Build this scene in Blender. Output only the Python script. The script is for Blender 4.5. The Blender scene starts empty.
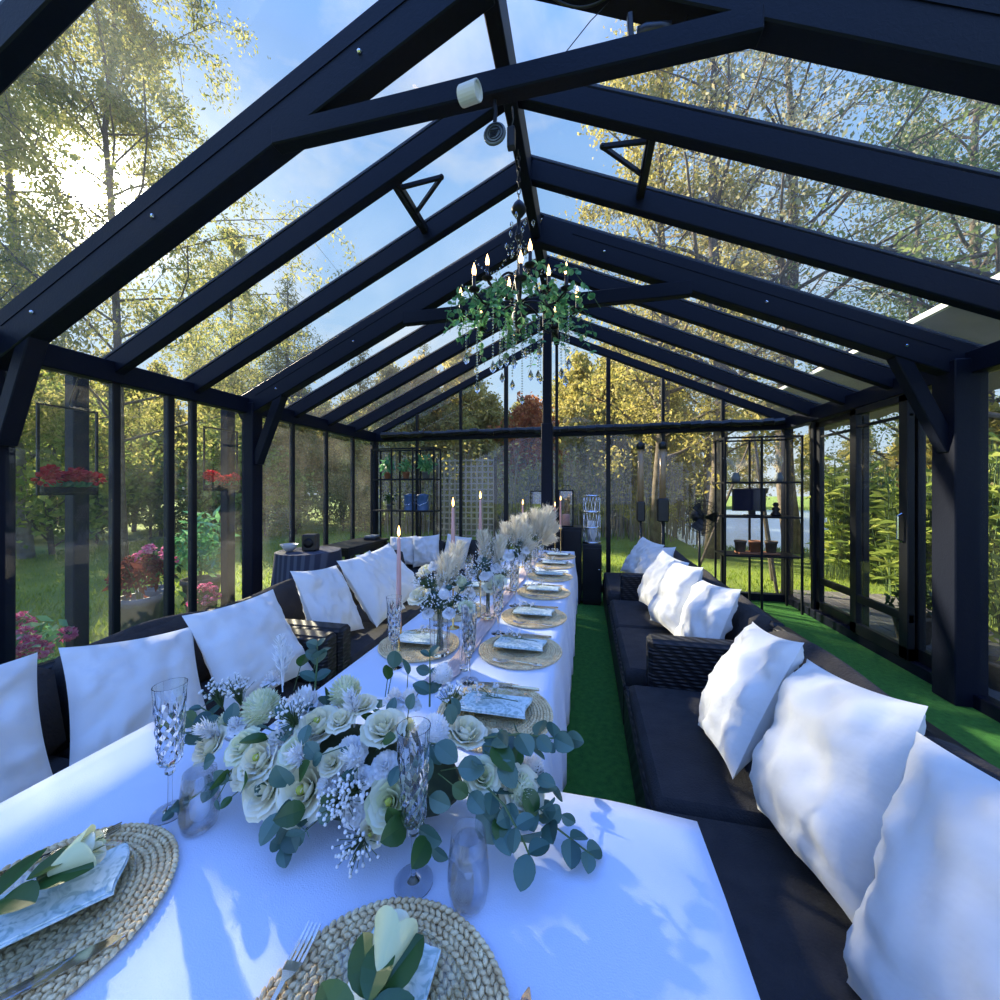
import bpy, math, random
import numpy as np
from mathutils import Vector, Matrix, noise as mnoise

SC = bpy.context.scene
COL = SC.collection
RND = random.Random(11)
PI = math.pi


def rad(d):
    return math.radians(d)


# ------------------------------------------------------------------ materials
def mat(name):
    m = bpy.data.materials.new(name)
    m.use_nodes = True
    nt = m.node_tree
    nt.nodes.clear()
    out = nt.nodes.new('ShaderNodeOutputMaterial')
    return m, nt, out


def N(nt, kind, **kw):
    n = nt.nodes.new('ShaderNode' + kind)
    for k, v in kw.items():
        if k.startswith('_'):
            setattr(n, k[1:], v)
        else:
            key = k.replace('__', ' ')
            n.inputs[key].default_value = v
    return n


def surf(name, col, rough=.6, metal=0., var=None, scale=8., bump=0., bscale=60., spec=.5, sheen=0., detail=3.):
    """principled material with a noise colour variation and an optional bump"""
    m, nt, out = mat(name)
    p = N(nt, 'BsdfPrincipled', Roughness=rough, Metallic=metal)
    p.inputs['Specular IOR Level'].default_value = spec
    if sheen:
        p.inputs['Sheen Weight'].default_value = sheen
    tc = N(nt, 'TexCoord')
    if var is not None:
        nz = N(nt, 'TexNoise', Scale=scale, Detail=detail)
        nt.links.new(tc.outputs['Object'], nz.inputs['Vector'])
        cr = N(nt, 'ValToRGB')
        cr.color_ramp.elements[0].position = .32
        cr.color_ramp.elements[1].position = .68
        cr.color_ramp.elements[0].color = (*col, 1)
        cr.color_ramp.elements[1].color = (*var, 1)
        nt.links.new(nz.outputs['Fac'], cr.inputs['Fac'])
        nt.links.new(cr.outputs['Color'], p.inputs['Base Color'])
    else:
        p.inputs['Base Color'].default_value = (*col, 1)
    if bump:
        nz2 = N(nt, 'TexNoise', Scale=bscale, Detail=2.)
        nt.links.new(tc.outputs['Object'], nz2.inputs['Vector'])
        b = N(nt, 'Bump', Strength=bump, Distance=.01)
        nt.links.new(nz2.outputs['Fac'], b.inputs['Height'])
        nt.links.new(b.outputs['Normal'], p.inputs['Normal'])
    nt.links.new(p.outputs[0], out.inputs[0])
    return m


def leafmat(name, cols, trans=.5, rough=.5, gloss=0.):
    """leaf: diffuse plus translucent, colour differs from leaf to leaf"""
    m, nt, out = mat(name)
    g = N(nt, 'NewGeometry')
    cr = N(nt, 'ValToRGB')
    e = cr.color_ramp.elements
    while len(e) < len(cols):
        e.new(.5)
    for i, c in enumerate(cols):
        e[i].position = i / max(1, len(cols) - 1)
        e[i].color = (*c, 1)
    nt.links.new(g.outputs['Random Per Island'], cr.inputs['Fac'])
    d = N(nt, 'BsdfDiffuse')
    t = N(nt, 'BsdfTranslucent')
    mx = N(nt, 'MixShader', Fac=trans)
    for s in (d, t):
        nt.links.new(cr.outputs['Color'], s.inputs['Color'])
    nt.links.new(d.outputs[0], mx.inputs[1])
    nt.links.new(t.outputs[0], mx.inputs[2])
    res = mx
    if gloss:
        gl = N(nt, 'BsdfGlossy', Roughness=rough)
        fr = N(nt, 'MixShader', Fac=gloss)
        nt.links.new(mx.outputs[0], fr.inputs[1])
        nt.links.new(gl.outputs[0], fr.inputs[2])
        res = fr
    nt.links.new(res.outputs[0], out.inputs[0])
    return m


def glassmat(name, tint=(.97, .98, .98), ior=1.45, dust=0., boost=1., rough=0.):
    """thin glass: reflects by Fresnel, lets the rest straight through, a trace of dust on it"""
    m, nt, out = mat(name)
    tr = N(nt, 'BsdfTransparent', Color=(*tint, 1))
    gl = N(nt, 'BsdfGlossy', Roughness=rough)
    fr = N(nt, 'Fresnel', IOR=ior)
    g = N(nt, 'NewGeometry')
    inv = N(nt, 'Math', _operation='SUBTRACT')
    inv.inputs[0].default_value = boost
    nt.links.new(g.outputs['Backfacing'], inv.inputs[1])
    mul = N(nt, 'Math', _operation='MULTIPLY', _use_clamp=True)
    nt.links.new(fr.outputs[0], mul.inputs[0])
    nt.links.new(inv.outputs[0], mul.inputs[1])
    mx = N(nt, 'MixShader')
    nt.links.new(mul.outputs[0], mx.inputs['Fac'])
    nt.links.new(tr.outputs[0], mx.inputs[1])
    nt.links.new(gl.outputs[0], mx.inputs[2])
    res = mx
    if dust:
        df = N(nt, 'BsdfDiffuse', Color=(.8, .8, .78, 1))
        tl = N(nt, 'BsdfTranslucent', Color=(.8, .8, .78, 1))
        md = N(nt, 'MixShader', Fac=.6)
        nt.links.new(df.outputs[0], md.inputs[1])
        nt.links.new(tl.outputs[0], md.inputs[2])
        nz = N(nt, 'TexNoise', Scale=2.3, Detail=5.)
        tc = N(nt, 'TexCoord')
        nt.links.new(tc.outputs['Object'], nz.inputs['Vector'])
        mm = N(nt, 'Math', _operation='MULTIPLY')
        mm.inputs[1].default_value = dust * 2
        nt.links.new(nz.outputs['Fac'], mm.inputs[0])
        ms = N(nt, 'MixShader')
        nt.links.new(mm.outputs[0], ms.inputs['Fac'])
        nt.links.new(mx.outputs[0], ms.inputs[1])
        nt.links.new(md.outputs[0], ms.inputs[2])
        res = ms
    nt.links.new(res.outputs[0], out.inputs[0])
    return m


def emitmat(name, col, power):
    m, nt, out = mat(name)
    e = N(nt, 'Emission', Color=(*col, 1), Strength=power)
    nt.links.new(e.outputs[0], out.inputs[0])
    return m


def wicker(name, c1, c2, sx=70., sz=110.):
    """woven plastic rattan: bands of a brick texture with a bump"""
    m, nt, out = mat(name)
    tc = N(nt, 'TexCoord')
    mp = N(nt, 'Mapping')
    mp.inputs['Rotation'].default_value = (rad(90), 0, 0)
    p = N(nt, 'BsdfPrincipled', Roughness=.5)
    p.inputs['Specular IOR Level'].default_value = .3
    w1 = N(nt, 'TexWave', Scale=16., Distortion=.6)
    w1.bands_direction = 'Z'
    w2 = N(nt, 'TexWave', Scale=9., Distortion=.6)
    w2.bands_direction = 'DIAGONAL'
    for w in (w1, w2):
        nt.links.new(tc.outputs['Object'], w.inputs['Vector'])
    mul = N(nt, 'Math', _operation='MULTIPLY')
    nt.links.new(w1.outputs['Fac'], mul.inputs[0])
    nt.links.new(w2.outputs['Fac'], mul.inputs[1])
    cr = N(nt, 'ValToRGB')
    cr.color_ramp.elements[0].color = (*c1, 1)
    cr.color_ramp.elements[1].color = (*c2, 1)
    nt.links.new(mul.outputs[0], cr.inputs['Fac'])
    b = N(nt, 'Bump', Strength=.8, Distance=.006)
    nt.links.new(mul.outputs[0], b.inputs['Height'])
    nt.links.new(cr.outputs['Color'], p.inputs['Base Color'])
    nt.links.new(b.outputs['Normal'], p.inputs['Normal'])
    nt.links.new(p.outputs[0], out.inputs[0])
    return m


def woodmat(name, c1, c2, rough=.5, scale=3.):
    m, nt, out = mat(name)
    tc = N(nt, 'TexCoord')
    mp = N(nt, 'Mapping')
    mp.inputs['Scale'].default_value = (14, 14, 14)
    nz = N(nt, 'TexNoise', Scale=scale, Detail=6., Distortion=1.2)
    nt.links.new(tc.outputs['Object'], mp.inputs['Vector'])
    nt.links.new(mp.outputs[0], nz.inputs['Vector'])
    cr = N(nt, 'ValToRGB')
    cr.color_ramp.elements[0].color = (*c1, 1)
    cr.color_ramp.elements[1].color = (*c2, 1)
    nt.links.new(nz.outputs['Fac'], cr.inputs['Fac'])
    p = N(nt, 'BsdfPrincipled', Roughness=rough)
    p.inputs['Specular IOR Level'].default_value = .16
    nt.links.new(cr.outputs['Color'], p.inputs['Base Color'])
    b = N(nt, 'Bump', Strength=.25, Distance=.004)
    nt.links.new(nz.outputs['Fac'], b.inputs['Height'])
    nt.links.new(b.outputs['Normal'], p.inputs['Normal'])
    nt.links.new(p.outputs[0], out.inputs[0])
    return m


# ------------------------------------------------------------------ mesh builder
class MB:
    def __init__(s):
        s.v, s.f, s.mi = [], [], []
        s.cur = 0

    def add(s, vs, fs):
        b = len(s.v)
        s.v.extend([tuple(p) for p in vs])
        for f in fs:
            s.f.append(tuple(b + i for i in f))
            s.mi.append(s.cur)
        return s

    def box(s, c, d, rot=None, bev=0.):
        hx, hy, hz = d[0] / 2, d[1] / 2, d[2] / 2
        if bev <= 0:
            vs = [Vector((x * hx, y * hy, z * hz)) for x in (-1, 1) for y in (-1, 1) for z in (-1, 1)]
            fs = [(0, 1, 3, 2), (4, 6, 7, 5), (0, 4, 5, 1), (2, 3, 7, 6), (0, 2, 6, 4), (1, 5, 7, 3)]
        else:
            b = min(bev, hx * .95, hy * .95, hz * .95)
            vs, fs = [], []
            ids = {}
            for sx in (-1, 1):
                for sy in (-1, 1):
                    for sz in (-1, 1):
                        for ax in range(3):
                            q = [sx * (hx - b), sy * (hy - b), sz * (hz - b)]
                            h = (hx, hy, hz)
                            q[ax] = (sx, sy, sz)[ax] * h[ax]
                            ids[(sx, sy, sz, ax)] = len(vs)
                            vs.append(Vector(q))

            def I(sg, ax):
                return ids[(sg[0], sg[1], sg[2], ax)]
            for ax in range(3):
                o1, o2 = (ax + 1) % 3, (ax + 2) % 3
                for sg in (-1, 1):
                    loop = []
                    for a, bb in ((-1, -1), (1, -1), (1, 1), (-1, 1)):
                        q = [0, 0, 0]
                        q[ax] = sg
                        q[o1] = a
                        q[o2] = bb
                        loop.append(I(q, ax))
                    fs.append(tuple(loop if sg > 0 else loop[::-1]))
            for ax in range(3):      # edges along ax
                o1, o2 = (ax + 1) % 3, (ax + 2) % 3
                for a in (-1, 1):
                    for bb in (-1, 1):
                        q0 = [0, 0, 0]
                        q1 = [0, 0, 0]
                        q0[ax], q1[ax] = -1, 1
                        q0[o1] = q1[o1] = a
                        q0[o2] = q1[o2] = bb
                        loop = [I(q0, o1), I(q1, o1), I(q1, o2), I(q0, o2)]
                        fs.append(tuple(loop if a * bb < 0 else loop[::-1]))
            for sx in (-1, 1):
                for sy in (-1, 1):
                    for sz in (-1, 1):
                        q = (sx, sy, sz)
                        loop = [I(q, 0), I(q, 1), I(q, 2)]
                        fs.append(tuple(loop if sx * sy * sz > 0 else loop[::-1]))
        c = Vector(c)
        if rot is not None:
            vs = [rot @ p for p in vs]
        return s.add([p + c for p in vs], fs)

    def beam(s, p0, p1, w, h, up=(0, 0, 1), bev=0.):
        """bar from p0 to p1; w sideways, h along up"""
        p0, p1 = Vector(p0), Vector(p1)
        d = p1 - p0
        L = d.length
        x = d.normalized()
        u = Vector(up)
        y = u.cross(x)
        if y.length < 1e-5:
            y = Vector((1, 0, 0)).cross(x)
        y.normalize()
        z = x.cross(y)
        rot = Matrix((x, y, z)).transposed()
        return s.box((p0 + p1) / 2, (L, w, h), rot, bev)

    def tube(s, pts, r, seg=6, caps=True):
        pts = [Vector(p) for p in pts]
        n = len(pts)
        rs = r if isinstance(r, (list, tuple)) else [r] * n
        vs, fs = [], []
        ref = Vector((0, 0, 1))
        d0 = (pts[-1] - pts[0]).normalized() if (pts[-1] - pts[0]).length > 1e-6 else Vector((0, 0, 1))
        if abs(d0.z) > .8:
            ref = Vector((1, 0, 0))
        for i, p in enumerate(pts):
            d = (pts[min(i + 1, n - 1)] - pts[max(i - 1, 0)])
            if d.length < 1e-9:
                d = Vector((0, 0, 1))
            d.normalize()
            a = d.cross(ref)
            if a.length < 1e-4:
                a = d.cross(Vector((0, 1, 0)))
            a.normalize()
            b = d.cross(a)
            for k in range(seg):
                t = 2 * PI * k / seg
                vs.append(p + (a * math.cos(t) + b * math.sin(t)) * rs[i])
        for i in range(n - 1):
            for k in range(seg):
                k2 = (k + 1) % seg
                fs.append((i * seg + k, (i + 1) * seg + k, (i + 1) * seg + k2, i * seg + k2))
        if caps:
            fs.append(tuple(range(seg)))
            fs.append(tuple((n - 1) * seg + k for k in range(seg))[::-1])
        return s.add(vs, fs)

    def lathe(s, prof, seg=20, c=(0, 0, 0), sc=(1, 1, 1), closed=False, rot=None, facet=None):
        """profile of (r, z) turned about z"""
        vs, fs = [], []
        c = Vector(c)
        n = len(prof)
        for i, (r, z) in enumerate(prof):
            for k in range(seg):
                t = 2 * PI * k / seg
                rr = r * (facet(k, i) if facet else 1)
                p = Vector((rr * math.cos(t) * sc[0], rr * math.sin(t) * sc[1], z * sc[2]))
                if rot is not None:
                    p = rot @ p
                vs.append(p + c)
        for i in range(n - 1 + (1 if closed else 0)):
            j = (i + 1) % n
            for k in range(seg):
                k2 = (k + 1) % seg
                fs.append((i * seg + k, i * seg + k2, j * seg + k2, j * seg + k))
        if not closed:
            if prof[0][0] > 1e-6:
                fs.append(tuple(range(seg))[::-1])
            if prof[-1][0] > 1e-6:
                fs.append(tuple((n - 1) * seg + k for k in range(seg)))
        return s.add(vs, fs)

    def ball(s, c, r, seg=10, rings=6, sc=(1, 1, 1), rot=None):
        prof = [(max(r * math.sin(PI * i / rings), 1e-7), -r * math.cos(PI * i / rings)) for i in range(rings + 1)]
        return s.lathe(prof, seg, c, sc, rot=rot)

    def grid(s, fn, nu, nv, closeu=False):
        vs = [fn(i / nu, j / nv) for j in range(nv + 1) for i in range(nu + 1)]
        fs = [(j * (nu + 1) + i, j * (nu + 1) + i + 1, (j + 1) * (nu + 1) + i + 1, (j + 1) * (nu + 1) + i)
              for j in range(nv) for i in range(nu)]
        return s.add(vs, fs)

    def xform(s, M, start=0):
        for i in range(start, len(s.v)):
            s.v[i] = tuple(M @ Vector(s.v[i]))
        return s

    def merge(s, o, M=None):
        b = len(s.v)
        s.v.extend([tuple(M @ Vector(p)) for p in o.v] if M is not None else o.v)
        s.f.extend([tuple(b + i for i in f) for f in o.f])
        s.mi.extend([s.cur + 0 * m if False else m for m in o.mi])
        return s

    def mesh(s, name, mats, smooth=False):
        me = bpy.data.meshes.new(name)
        me.from_pydata(s.v, [], s.f)
        for m in (mats if isinstance(mats, (list, tuple)) else [mats]):
            me.materials.append(m)
        if any(s.mi):
            me.polygons.foreach_set('material_index', s.mi)
        if smooth:
            me.polygons.foreach_set('use_smooth', [True] * len(me.polygons))
        me.update()
        return me

    def build(s, name, mats, parent=None, smooth=False, loc=None, rot=None):
        return link(name, s.mesh(name, mats, smooth), parent, loc, rot)


def link(name, me, parent=None, loc=None, rot=None):
    o = bpy.data.objects.new(name, me)
    COL.objects.link(o)
    if parent is not None:
        o.parent = parent
    if loc is not None:
        o.location = loc
    if rot is not None:
        o.rotation_euler = rot
    return o


def tag(o, label=None, cat=None, group=None, kind=None):
    if label:
        o['label'] = label
    if cat:
        o['category'] = cat
    if group:
        o['group'] = group
    if kind:
        o['kind'] = kind
    return o


def empty(name, loc=(0, 0, 0), rot=(0, 0, 0), **kw):
    o = bpy.data.objects.new(name, None)
    COL.objects.link(o)
    o.location = loc
    o.rotation_euler = rot
    o.empty_display_size = .1
    return tag(o, **kw)


def copy_tree(o, parent=None, loc=None, rot=None, scale=None, **kw):
    c = o.copy()
    COL.objects.link(c)
    c.parent = parent
    for ch in list(o.children):
        copy_tree(ch, c)
    if loc is not None:
        c.location = loc
    if rot is not None:
        c.rotation_euler = rot
    if scale is not None:
        c.scale = (scale,) * 3 if isinstance(scale, (int, float)) else scale
    return tag(c, **kw)


def np_mesh(name, co, quads, mats, smooth=False):
    """mesh from numpy arrays: co (n,3), quads (m,4)"""
    me = bpy.data.meshes.new(name)
    n, m = len(co), len(quads)
    k = quads.shape[1]
    me.vertices.add(n)
    me.vertices.foreach_set('co', np.ascontiguousarray(co, dtype=np.float32).ravel())
    me.loops.add(m * k)
    me.loops.foreach_set('vertex_index', np.ascontiguousarray(quads, dtype=np.int32).ravel())
    me.polygons.add(m)
    me.polygons.foreach_set('loop_start', np.arange(0, m * k, k, dtype=np.int32))
    for mm in (mats if isinstance(mats, (list, tuple)) else [mats]):
        me.materials.append(mm)
    me.update(calc_edges=True)
    me.validate()
    if smooth:
        me.polygons.foreach_set('use_smooth', [True] * m)
    return me


def leaves_np(pts, size, rng, droop=.4, aspect=.5, jit=.35):
    """rhombic leaves, one at each point"""
    n = len(pts)
    d = rng.normal(size=(n, 3))
    d[:, 2] -= droop * 2
    d /= np.linalg.norm(d, axis=1)[:, None] + 1e-9
    r = rng.normal(size=(n, 3))
    w = np.cross(d, r)
    w /= np.linalg.norm(w, axis=1)[:, None] + 1e-9
    L = size * (1 + jit * rng.normal(size=n)).clip(.4, 1.9)
    L = L[:, None]
    a = pts
    b = pts + d * L * .45 + w * L * aspect * .5
    c = pts + d * L
    e = pts + d * L * .45 - w * L * aspect * .5
    co = np.stack([a, b, c, e], 1).reshape(-1, 3)
    q = np.arange(4 * n).reshape(n, 4)
    return co, q


# ------------------------------------------------------------------ palette
M = {}
M['timber'] = woodmat('black_painted_timber', (.003, .005, .014), (.006, .009, .021), .5)
M['alu'] = surf('black_aluminium', (.006, .007, .011), .45, 0, (.010, .012, .017), 5., spec=.3)
M['pane'] = glassmat('window_glass', (.95, .97, .965), 1.5, dust=.03)
M['roofpane'] = glassmat('roof_glass', (.95, .97, .97), 1.5, dust=.032)
M['backpane'] = glassmat('clean_window_glass', (.95, .97, .965), 1.5, dust=.012)
M['crystal'] = glassmat('crystal_glass', (.975, .985, .995), 1.5, boost=1.25)
def realglass(name, ior, tint):
    m, nt, out = mat(name)
    g = N(nt, 'BsdfGlass', Roughness=0., IOR=ior, Color=(*tint, 1))
    nt.links.new(g.outputs[0], out.inputs[0])
    return m


M['cutglass'] = realglass('cut_crystal', 1.5, (.99, .995, 1.))
M['thinglass'] = realglass('blown_glass', 1.45, (.99, .995, 1.))
M['sparkle'] = glassmat('chandelier_crystal', (.985, .99, 1.), 1.6, boost=2.6)
M['clear'] = glassmat('drinking_glass', (.992, .996, .998), 1.5, boost=1.6)
M['plateglass'] = glassmat('plate_glass', (.965, .98, .975), 1.48, boost=1.3)
M['cloth'] = surf('white_linen_blue_cast', (.60, .68, .86), .85, 0, (.63, .71, .88), 3., bump=.15, bscale=400., sheen=.2)  # white linen, with the blue cast of skylight put into its colour
M['pillow'] = surf('white_cushion_cotton', (.62, .63, .63), .9, 0, (.68, .69, .69), 4., bump=.25, bscale=25., sheen=.3)
M['turf'] = surf('green_artificial_turf', (.035, .17, .022), .9, 0, (.065, .27, .035), 30., bump=1., bscale=260.)
M['wicker'] = wicker('black_rattan', (.006, .007, .010), (.030, .032, .040))
M['seatfab'] = surf('charcoal_seat_fabric', (.016, .017, .021), .95, 0, (.028, .028, .032), 14., bump=.4, bscale=160.)
M['backfab'] = surf('brown_black_fabric', (.022, .021, .024), .95, 0, (.040, .036, .036), 9., bump=.5, bscale=90.)
M['gold'] = surf('brass', (.85, .58, .22), .25, 1., (.7, .45, .15), 6.)
M['silver'] = surf('polished_steel', (.75, .76, .78), .12, 1., (.68, .69, .72), 6.)
M['candle'] = surf('dusty_pink_wax', (.56, .30, .27), .55, 0, (.62, .36, .32), 6.)
M['flame'] = emitmat('candle_flame', (1, .55, .16), 9.)
M['bulb'] = emitmat('flame_bulb', (1, .62, .25), 7.)
M['iron'] = surf('black_iron', (.008, .008, .010), .4, .5, (.014, .014, .017), 9.)
M['straw'] = surf('braided_water_hyacinth', (.66, .48, .25), .8, 0, (.90, .74, .44), 55., bump=.5, bscale=220., detail=4.)
M['gauze'] = surf('blush_gauze', (.66, .48, .44), .9, 0, (.74, .56, .52), 9., bump=.4, bscale=120., sheen=.3)
M['cream'] = leafmat('cream_petals', [(.80, .76, .50), (.88, .85, .66), (.90, .88, .76)], .3)
M['greenwhite'] = leafmat('greenish_white_petals', [(.66, .72, .42), (.82, .84, .62), (.88, .88, .76)], .3)
M['white'] = leafmat('white_petals', [(.82, .84, .82), (.88, .89, .90), (.90, .91, .95)], .3)
M['lime'] = leafmat('lime_heart', [(.42, .50, .08), (.62, .64, .15)], .3)
M['plume'] = leafmat('cream_pampas', [(.82, .74, .58), (.90, .85, .72), (.94, .91, .82)], .6)
M['euc'] = leafmat('eucalyptus_leaves', [(.035, .085, .07), (.06, .14, .11), (.10, .19, .16)], .25, .4, .04)
M['leafgreen'] = leafmat('rose_leaves', [(.02, .06, .015), (.04, .11, .025)], .25, .35, .05)
M['ivy'] = leafmat('ivy_leaves', [(.07, .26, .10), (.16, .42, .17), (.34, .56, .28)], .4, .4, .04)
M['stem'] = surf('green_stems', (.05, .11, .03), .6, 0, (.09, .13, .05), 20.)
M['foam'] = surf('dark_moss', (.02, .035, .02), .95, 0, (.04, .06, .03), 30.)
M['terracotta'] = surf('terracotta', (.30, .12, .06), .8, 0, (.38, .17, .09), 8.)
M['greypot'] = surf('grey_zinc_pot', (.16, .19, .22), .6, .2, (.22, .25, .28), 5.)
M['bark'] = surf('dark_bark', (.08, .06, .045), .95, 0, (.18, .145, .11), 9., bump=.7, bscale=30.)
M['birchbark'] = surf('pale_birch_bark', (.35, .32, .28), .9, 0, (.10, .085, .07), 4., bump=.5, bscale=25.)
M['tin'] = surf('blue_tin', (.04, .11, .26), .45, 0, (.08, .17, .36), 6.)
M['beige'] = surf('beige_canvas', (.30, .27, .22), .9, 0, (.36, .33, .27), 4.)
M['whitepaint'] = surf('white_paint', (.80, .80, .80), .6, 0, (.72, .72, .72), 5.)
M['redflower'] = leafmat('red_geranium', [(.45, .01, .02), (.70, .02, .04), (.75, .10, .12)], .35)
M['pinkflower'] = leafmat('pink_hydrangea', [(.55, .06, .22), (.75, .20, .40), (.80, .45, .55)], .35)
M['driedflower'] = leafmat('dried_russet_flower', [(.14, .04, .035), (.26, .09, .07)], .35)
M['heater'] = surf('tan_glass_tube', (.40, .25, .13), .25, 0, (.48, .33, .18), 5.)
M['screen'] = surf('black_plastic', (.010, .010, .012), .35, 0, (.016, .016, .018), 6.)
# ================================================================= the glasshouse
BAY = .59
BAYN = .56
YT1, YT2, YF = 1.52, 3.20, 5.56
HW = 2.93          # half width to the middle of the side walls
EAVE = 2.36


def rz(x):
    """height of the top of the roof timbers"""
    return 3.74 - .46 * abs(x)


ground = None


def ground_mesh():
    m = MB()
    # lawn all round, cut at the lake shore on the right
    n = 60

    def fn(u, v):
        x = -70 + 140 * u
        y = -30 + 130 * v
        z = -.04 + .10 * mnoise.noise(Vector((x * .11, y * .11, 0)))
        if abs(x) < 4.6 and -4 < y < 8:
            z = -.04
        lake = x > 3.6 and 10.6 < y < 37 and x < 70
        if lake:
            z = -1.0
        return (x, y, z)
    m.grid(fn, 140, 130)
    return m


m_lawn, nt, out = mat('sunny_lawn')
tc = N(nt, 'TexCoord')
nz = N(nt, 'TexNoise', Scale=1.1, Detail=8.)
nz2 = N(nt, 'TexNoise', Scale=60., Detail=3.)
for q in (nz, nz2):
    nt.links.new(tc.outputs['Object'], q.inputs['Vector'])
ad = N(nt, 'Math', _operation='ADD')
nt.links.new(nz.outputs['Fac'], ad.inputs[0])
nt.links.new(nz2.outputs['Fac'], ad.inputs[1])
cr = N(nt, 'ValToRGB')
e = cr.color_ramp.elements
e[0].position, e[1].position = .35, .68
e[0].color = (.13, .22, .025, 1)
e[1].color = (.32, .40, .06, 1)
hf = N(nt, 'Math', _operation='MULTIPLY')
hf.inputs[1].default_value = .5
nt.links.new(ad.outputs[0], hf.inputs[0])
nt.links.new(hf.outputs[0], cr.inputs['Fac'])
p = N(nt, 'BsdfPrincipled', Roughness=.95)
nt.links.new(cr.outputs[0], p.inputs['Base Color'])
b = N(nt, 'Bump', Strength=1., Distance=.05)
nt.links.new(nz2.outputs['Fac'], b.inputs['Height'])
nt.links.new(b.outputs[0], p.inputs['Normal'])
nt.links.new(p.outputs[0], out.inputs[0])
M['lawn'] = m_lawn

tag(ground_mesh().build('ground', M['lawn'], smooth=True), 'sunny green lawn around and behind the glasshouse', 'lawn', kind='structure')

# lake
m, nt, out = mat('lake_water')
tc = N(nt, 'TexCoord')
nz = N(nt, 'TexNoise', Scale=2.2, Detail=4.)
mp = N(nt, 'Mapping')
mp.inputs['Scale'].default_value = (.5, 2.2, 1)
nt.links.new(tc.outputs['Object'], mp.inputs[0])
nt.links.new(mp.outputs[0], nz.inputs['Vector'])
b = N(nt, 'Bump', Strength=.35, Distance=.15)
nt.links.new(nz.outputs['Fac'], b.inputs['Height'])
p = N(nt, 'BsdfPrincipled', Roughness=.08)
p.inputs['Base Color'].default_value = (.40, .48, .55, 1)
p.inputs['Specular IOR Level'].default_value = .9
nt.links.new(b.outputs[0], p.inputs['Normal'])
nt.links.new(p.outputs[0], out.inputs[0])
M['lake'] = m
mm = MB()
mm.box((37, 24, -.30), (68, 28, .08))
tag(mm.build('lake', M['lake']), 'pale blue lake glinting beyond the lawn on the right', 'lake', kind='structure')

mm = MB()
mm.box((0, 2.5, -.02), (5.9, 6.2, .04))
tag(mm.build('floor', M['turf']), 'green artificial turf covering the glasshouse floor', 'floor', kind='structure')

# dark terrace boards outside the right-hand doors
m = MB()
for i in range(9):
    m.box((3.12 + .145 * i + .07, 3.6, -.005), (.138, 5.2, .03), bev=.004)
m_deck = woodmat('grey_deck_boards', (.10, .095, .10), (.20, .19, .19), .7)
tag(m.build('terrace', m_deck), 'grey boarded terrace outside the sliding doors', 'terrace', kind='structure')

# ---- roof
roof = empty('ceiling', (0, 0, 0), label='black timber rafters and glass panes of the pitched glasshouse roof', cat='glass roof', kind='structure')


def rafter(y, side, w, h, name='rafter'):
    a = math.atan(.46)
    off = h / 2 / math.cos(a)
    m = MB()
    x1 = 3.02 * side
    e0, e1 = (.06, -.08) if (side > 0 and abs(y - YT1) < .01) else (0, 0)
    m.beam((.02 * side, y, rz(.02) - off + e0), (x1, y, rz(x1) - off + e1), w, h, up=(0, 0, 1), bev=.006)
    if h > .2:   # the groove line of the laminated main rafters and bolt heads
        m.beam((.3 * side, y - w / 2 - .001, rz(.3) - off + .035 + e0 * .9), (2.8 * side, y - w / 2 - .001, rz(2.8) - off + .035 + e1 * .9), .006, .005)
        o = m.build(name, M['timber'], roof)
        for xx in (.55, 1.7, 2.55):
            b = MB()
            b.ball((xx * side, y - w / 2 - .002, rz(xx) - off - .03), .011, 8, 5)
            b.build('bolt_head', M['silver'], o)
        return o
    return m.build(name, M['timber'], roof)


rows = [YT1 - 2 * BAYN, .905, YT1, YT1 + BAYN, YT1 + 2 * BAYN, YT2, YT2 + BAY, YT2 + 2 * BAY, YT2 + 3 * BAY]
for y in rows:
    main = abs(y - YT1) < .01 or abs(y - YT2) < .01
    for s in (-1, 1):
        rafter(y, s, .10 if main else .065, ((.245 if s < 0 else .222) if y < 2 else .215) if main else .135)
m = MB()
m.beam((0, -.4, 3.64), (0, YF, 3.64), .075, .22, bev=.005)
m.build('ridge_beam', M['timber'], roof)
m = MB()
m.beam((-1.0, YT1 - .025, 3.055), (1.0, YT1 - .025, 3.055), .064, .095, bev=.006)
m.build('tie_beam', M['timber'], roof)
m = MB()
m.beam((-1.2, YT2 - .02, 2.98), (1.2, YT2 - .02, 2.98), .07, .11, bev=.006)
m.build('tie_beam', M['timber'], roof)
edges = rows + [YF]
for i in range(len(edges) - 1):
    y0, y1 = edges[i], edges[i + 1]
    for s in (-1, 1):
        m = MB()
        m.beam((.04 * s, (y0 + y1) / 2, rz(.04) + .012), (3.08 * s, (y0 + y1) / 2, rz(3.08) + .012), y1 - y0 - .006, .008)
        m.build('glass_pane', M['roofpane'], roof)
        c = MB()      # glazing cap over the joint
        c.beam((.03 * s, y0, rz(.03) + .024), (3.08 * s, y0, rz(3.08) + .024), .05, .014)
        c.build('glazing_cap', M['alu'], roof)
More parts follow.
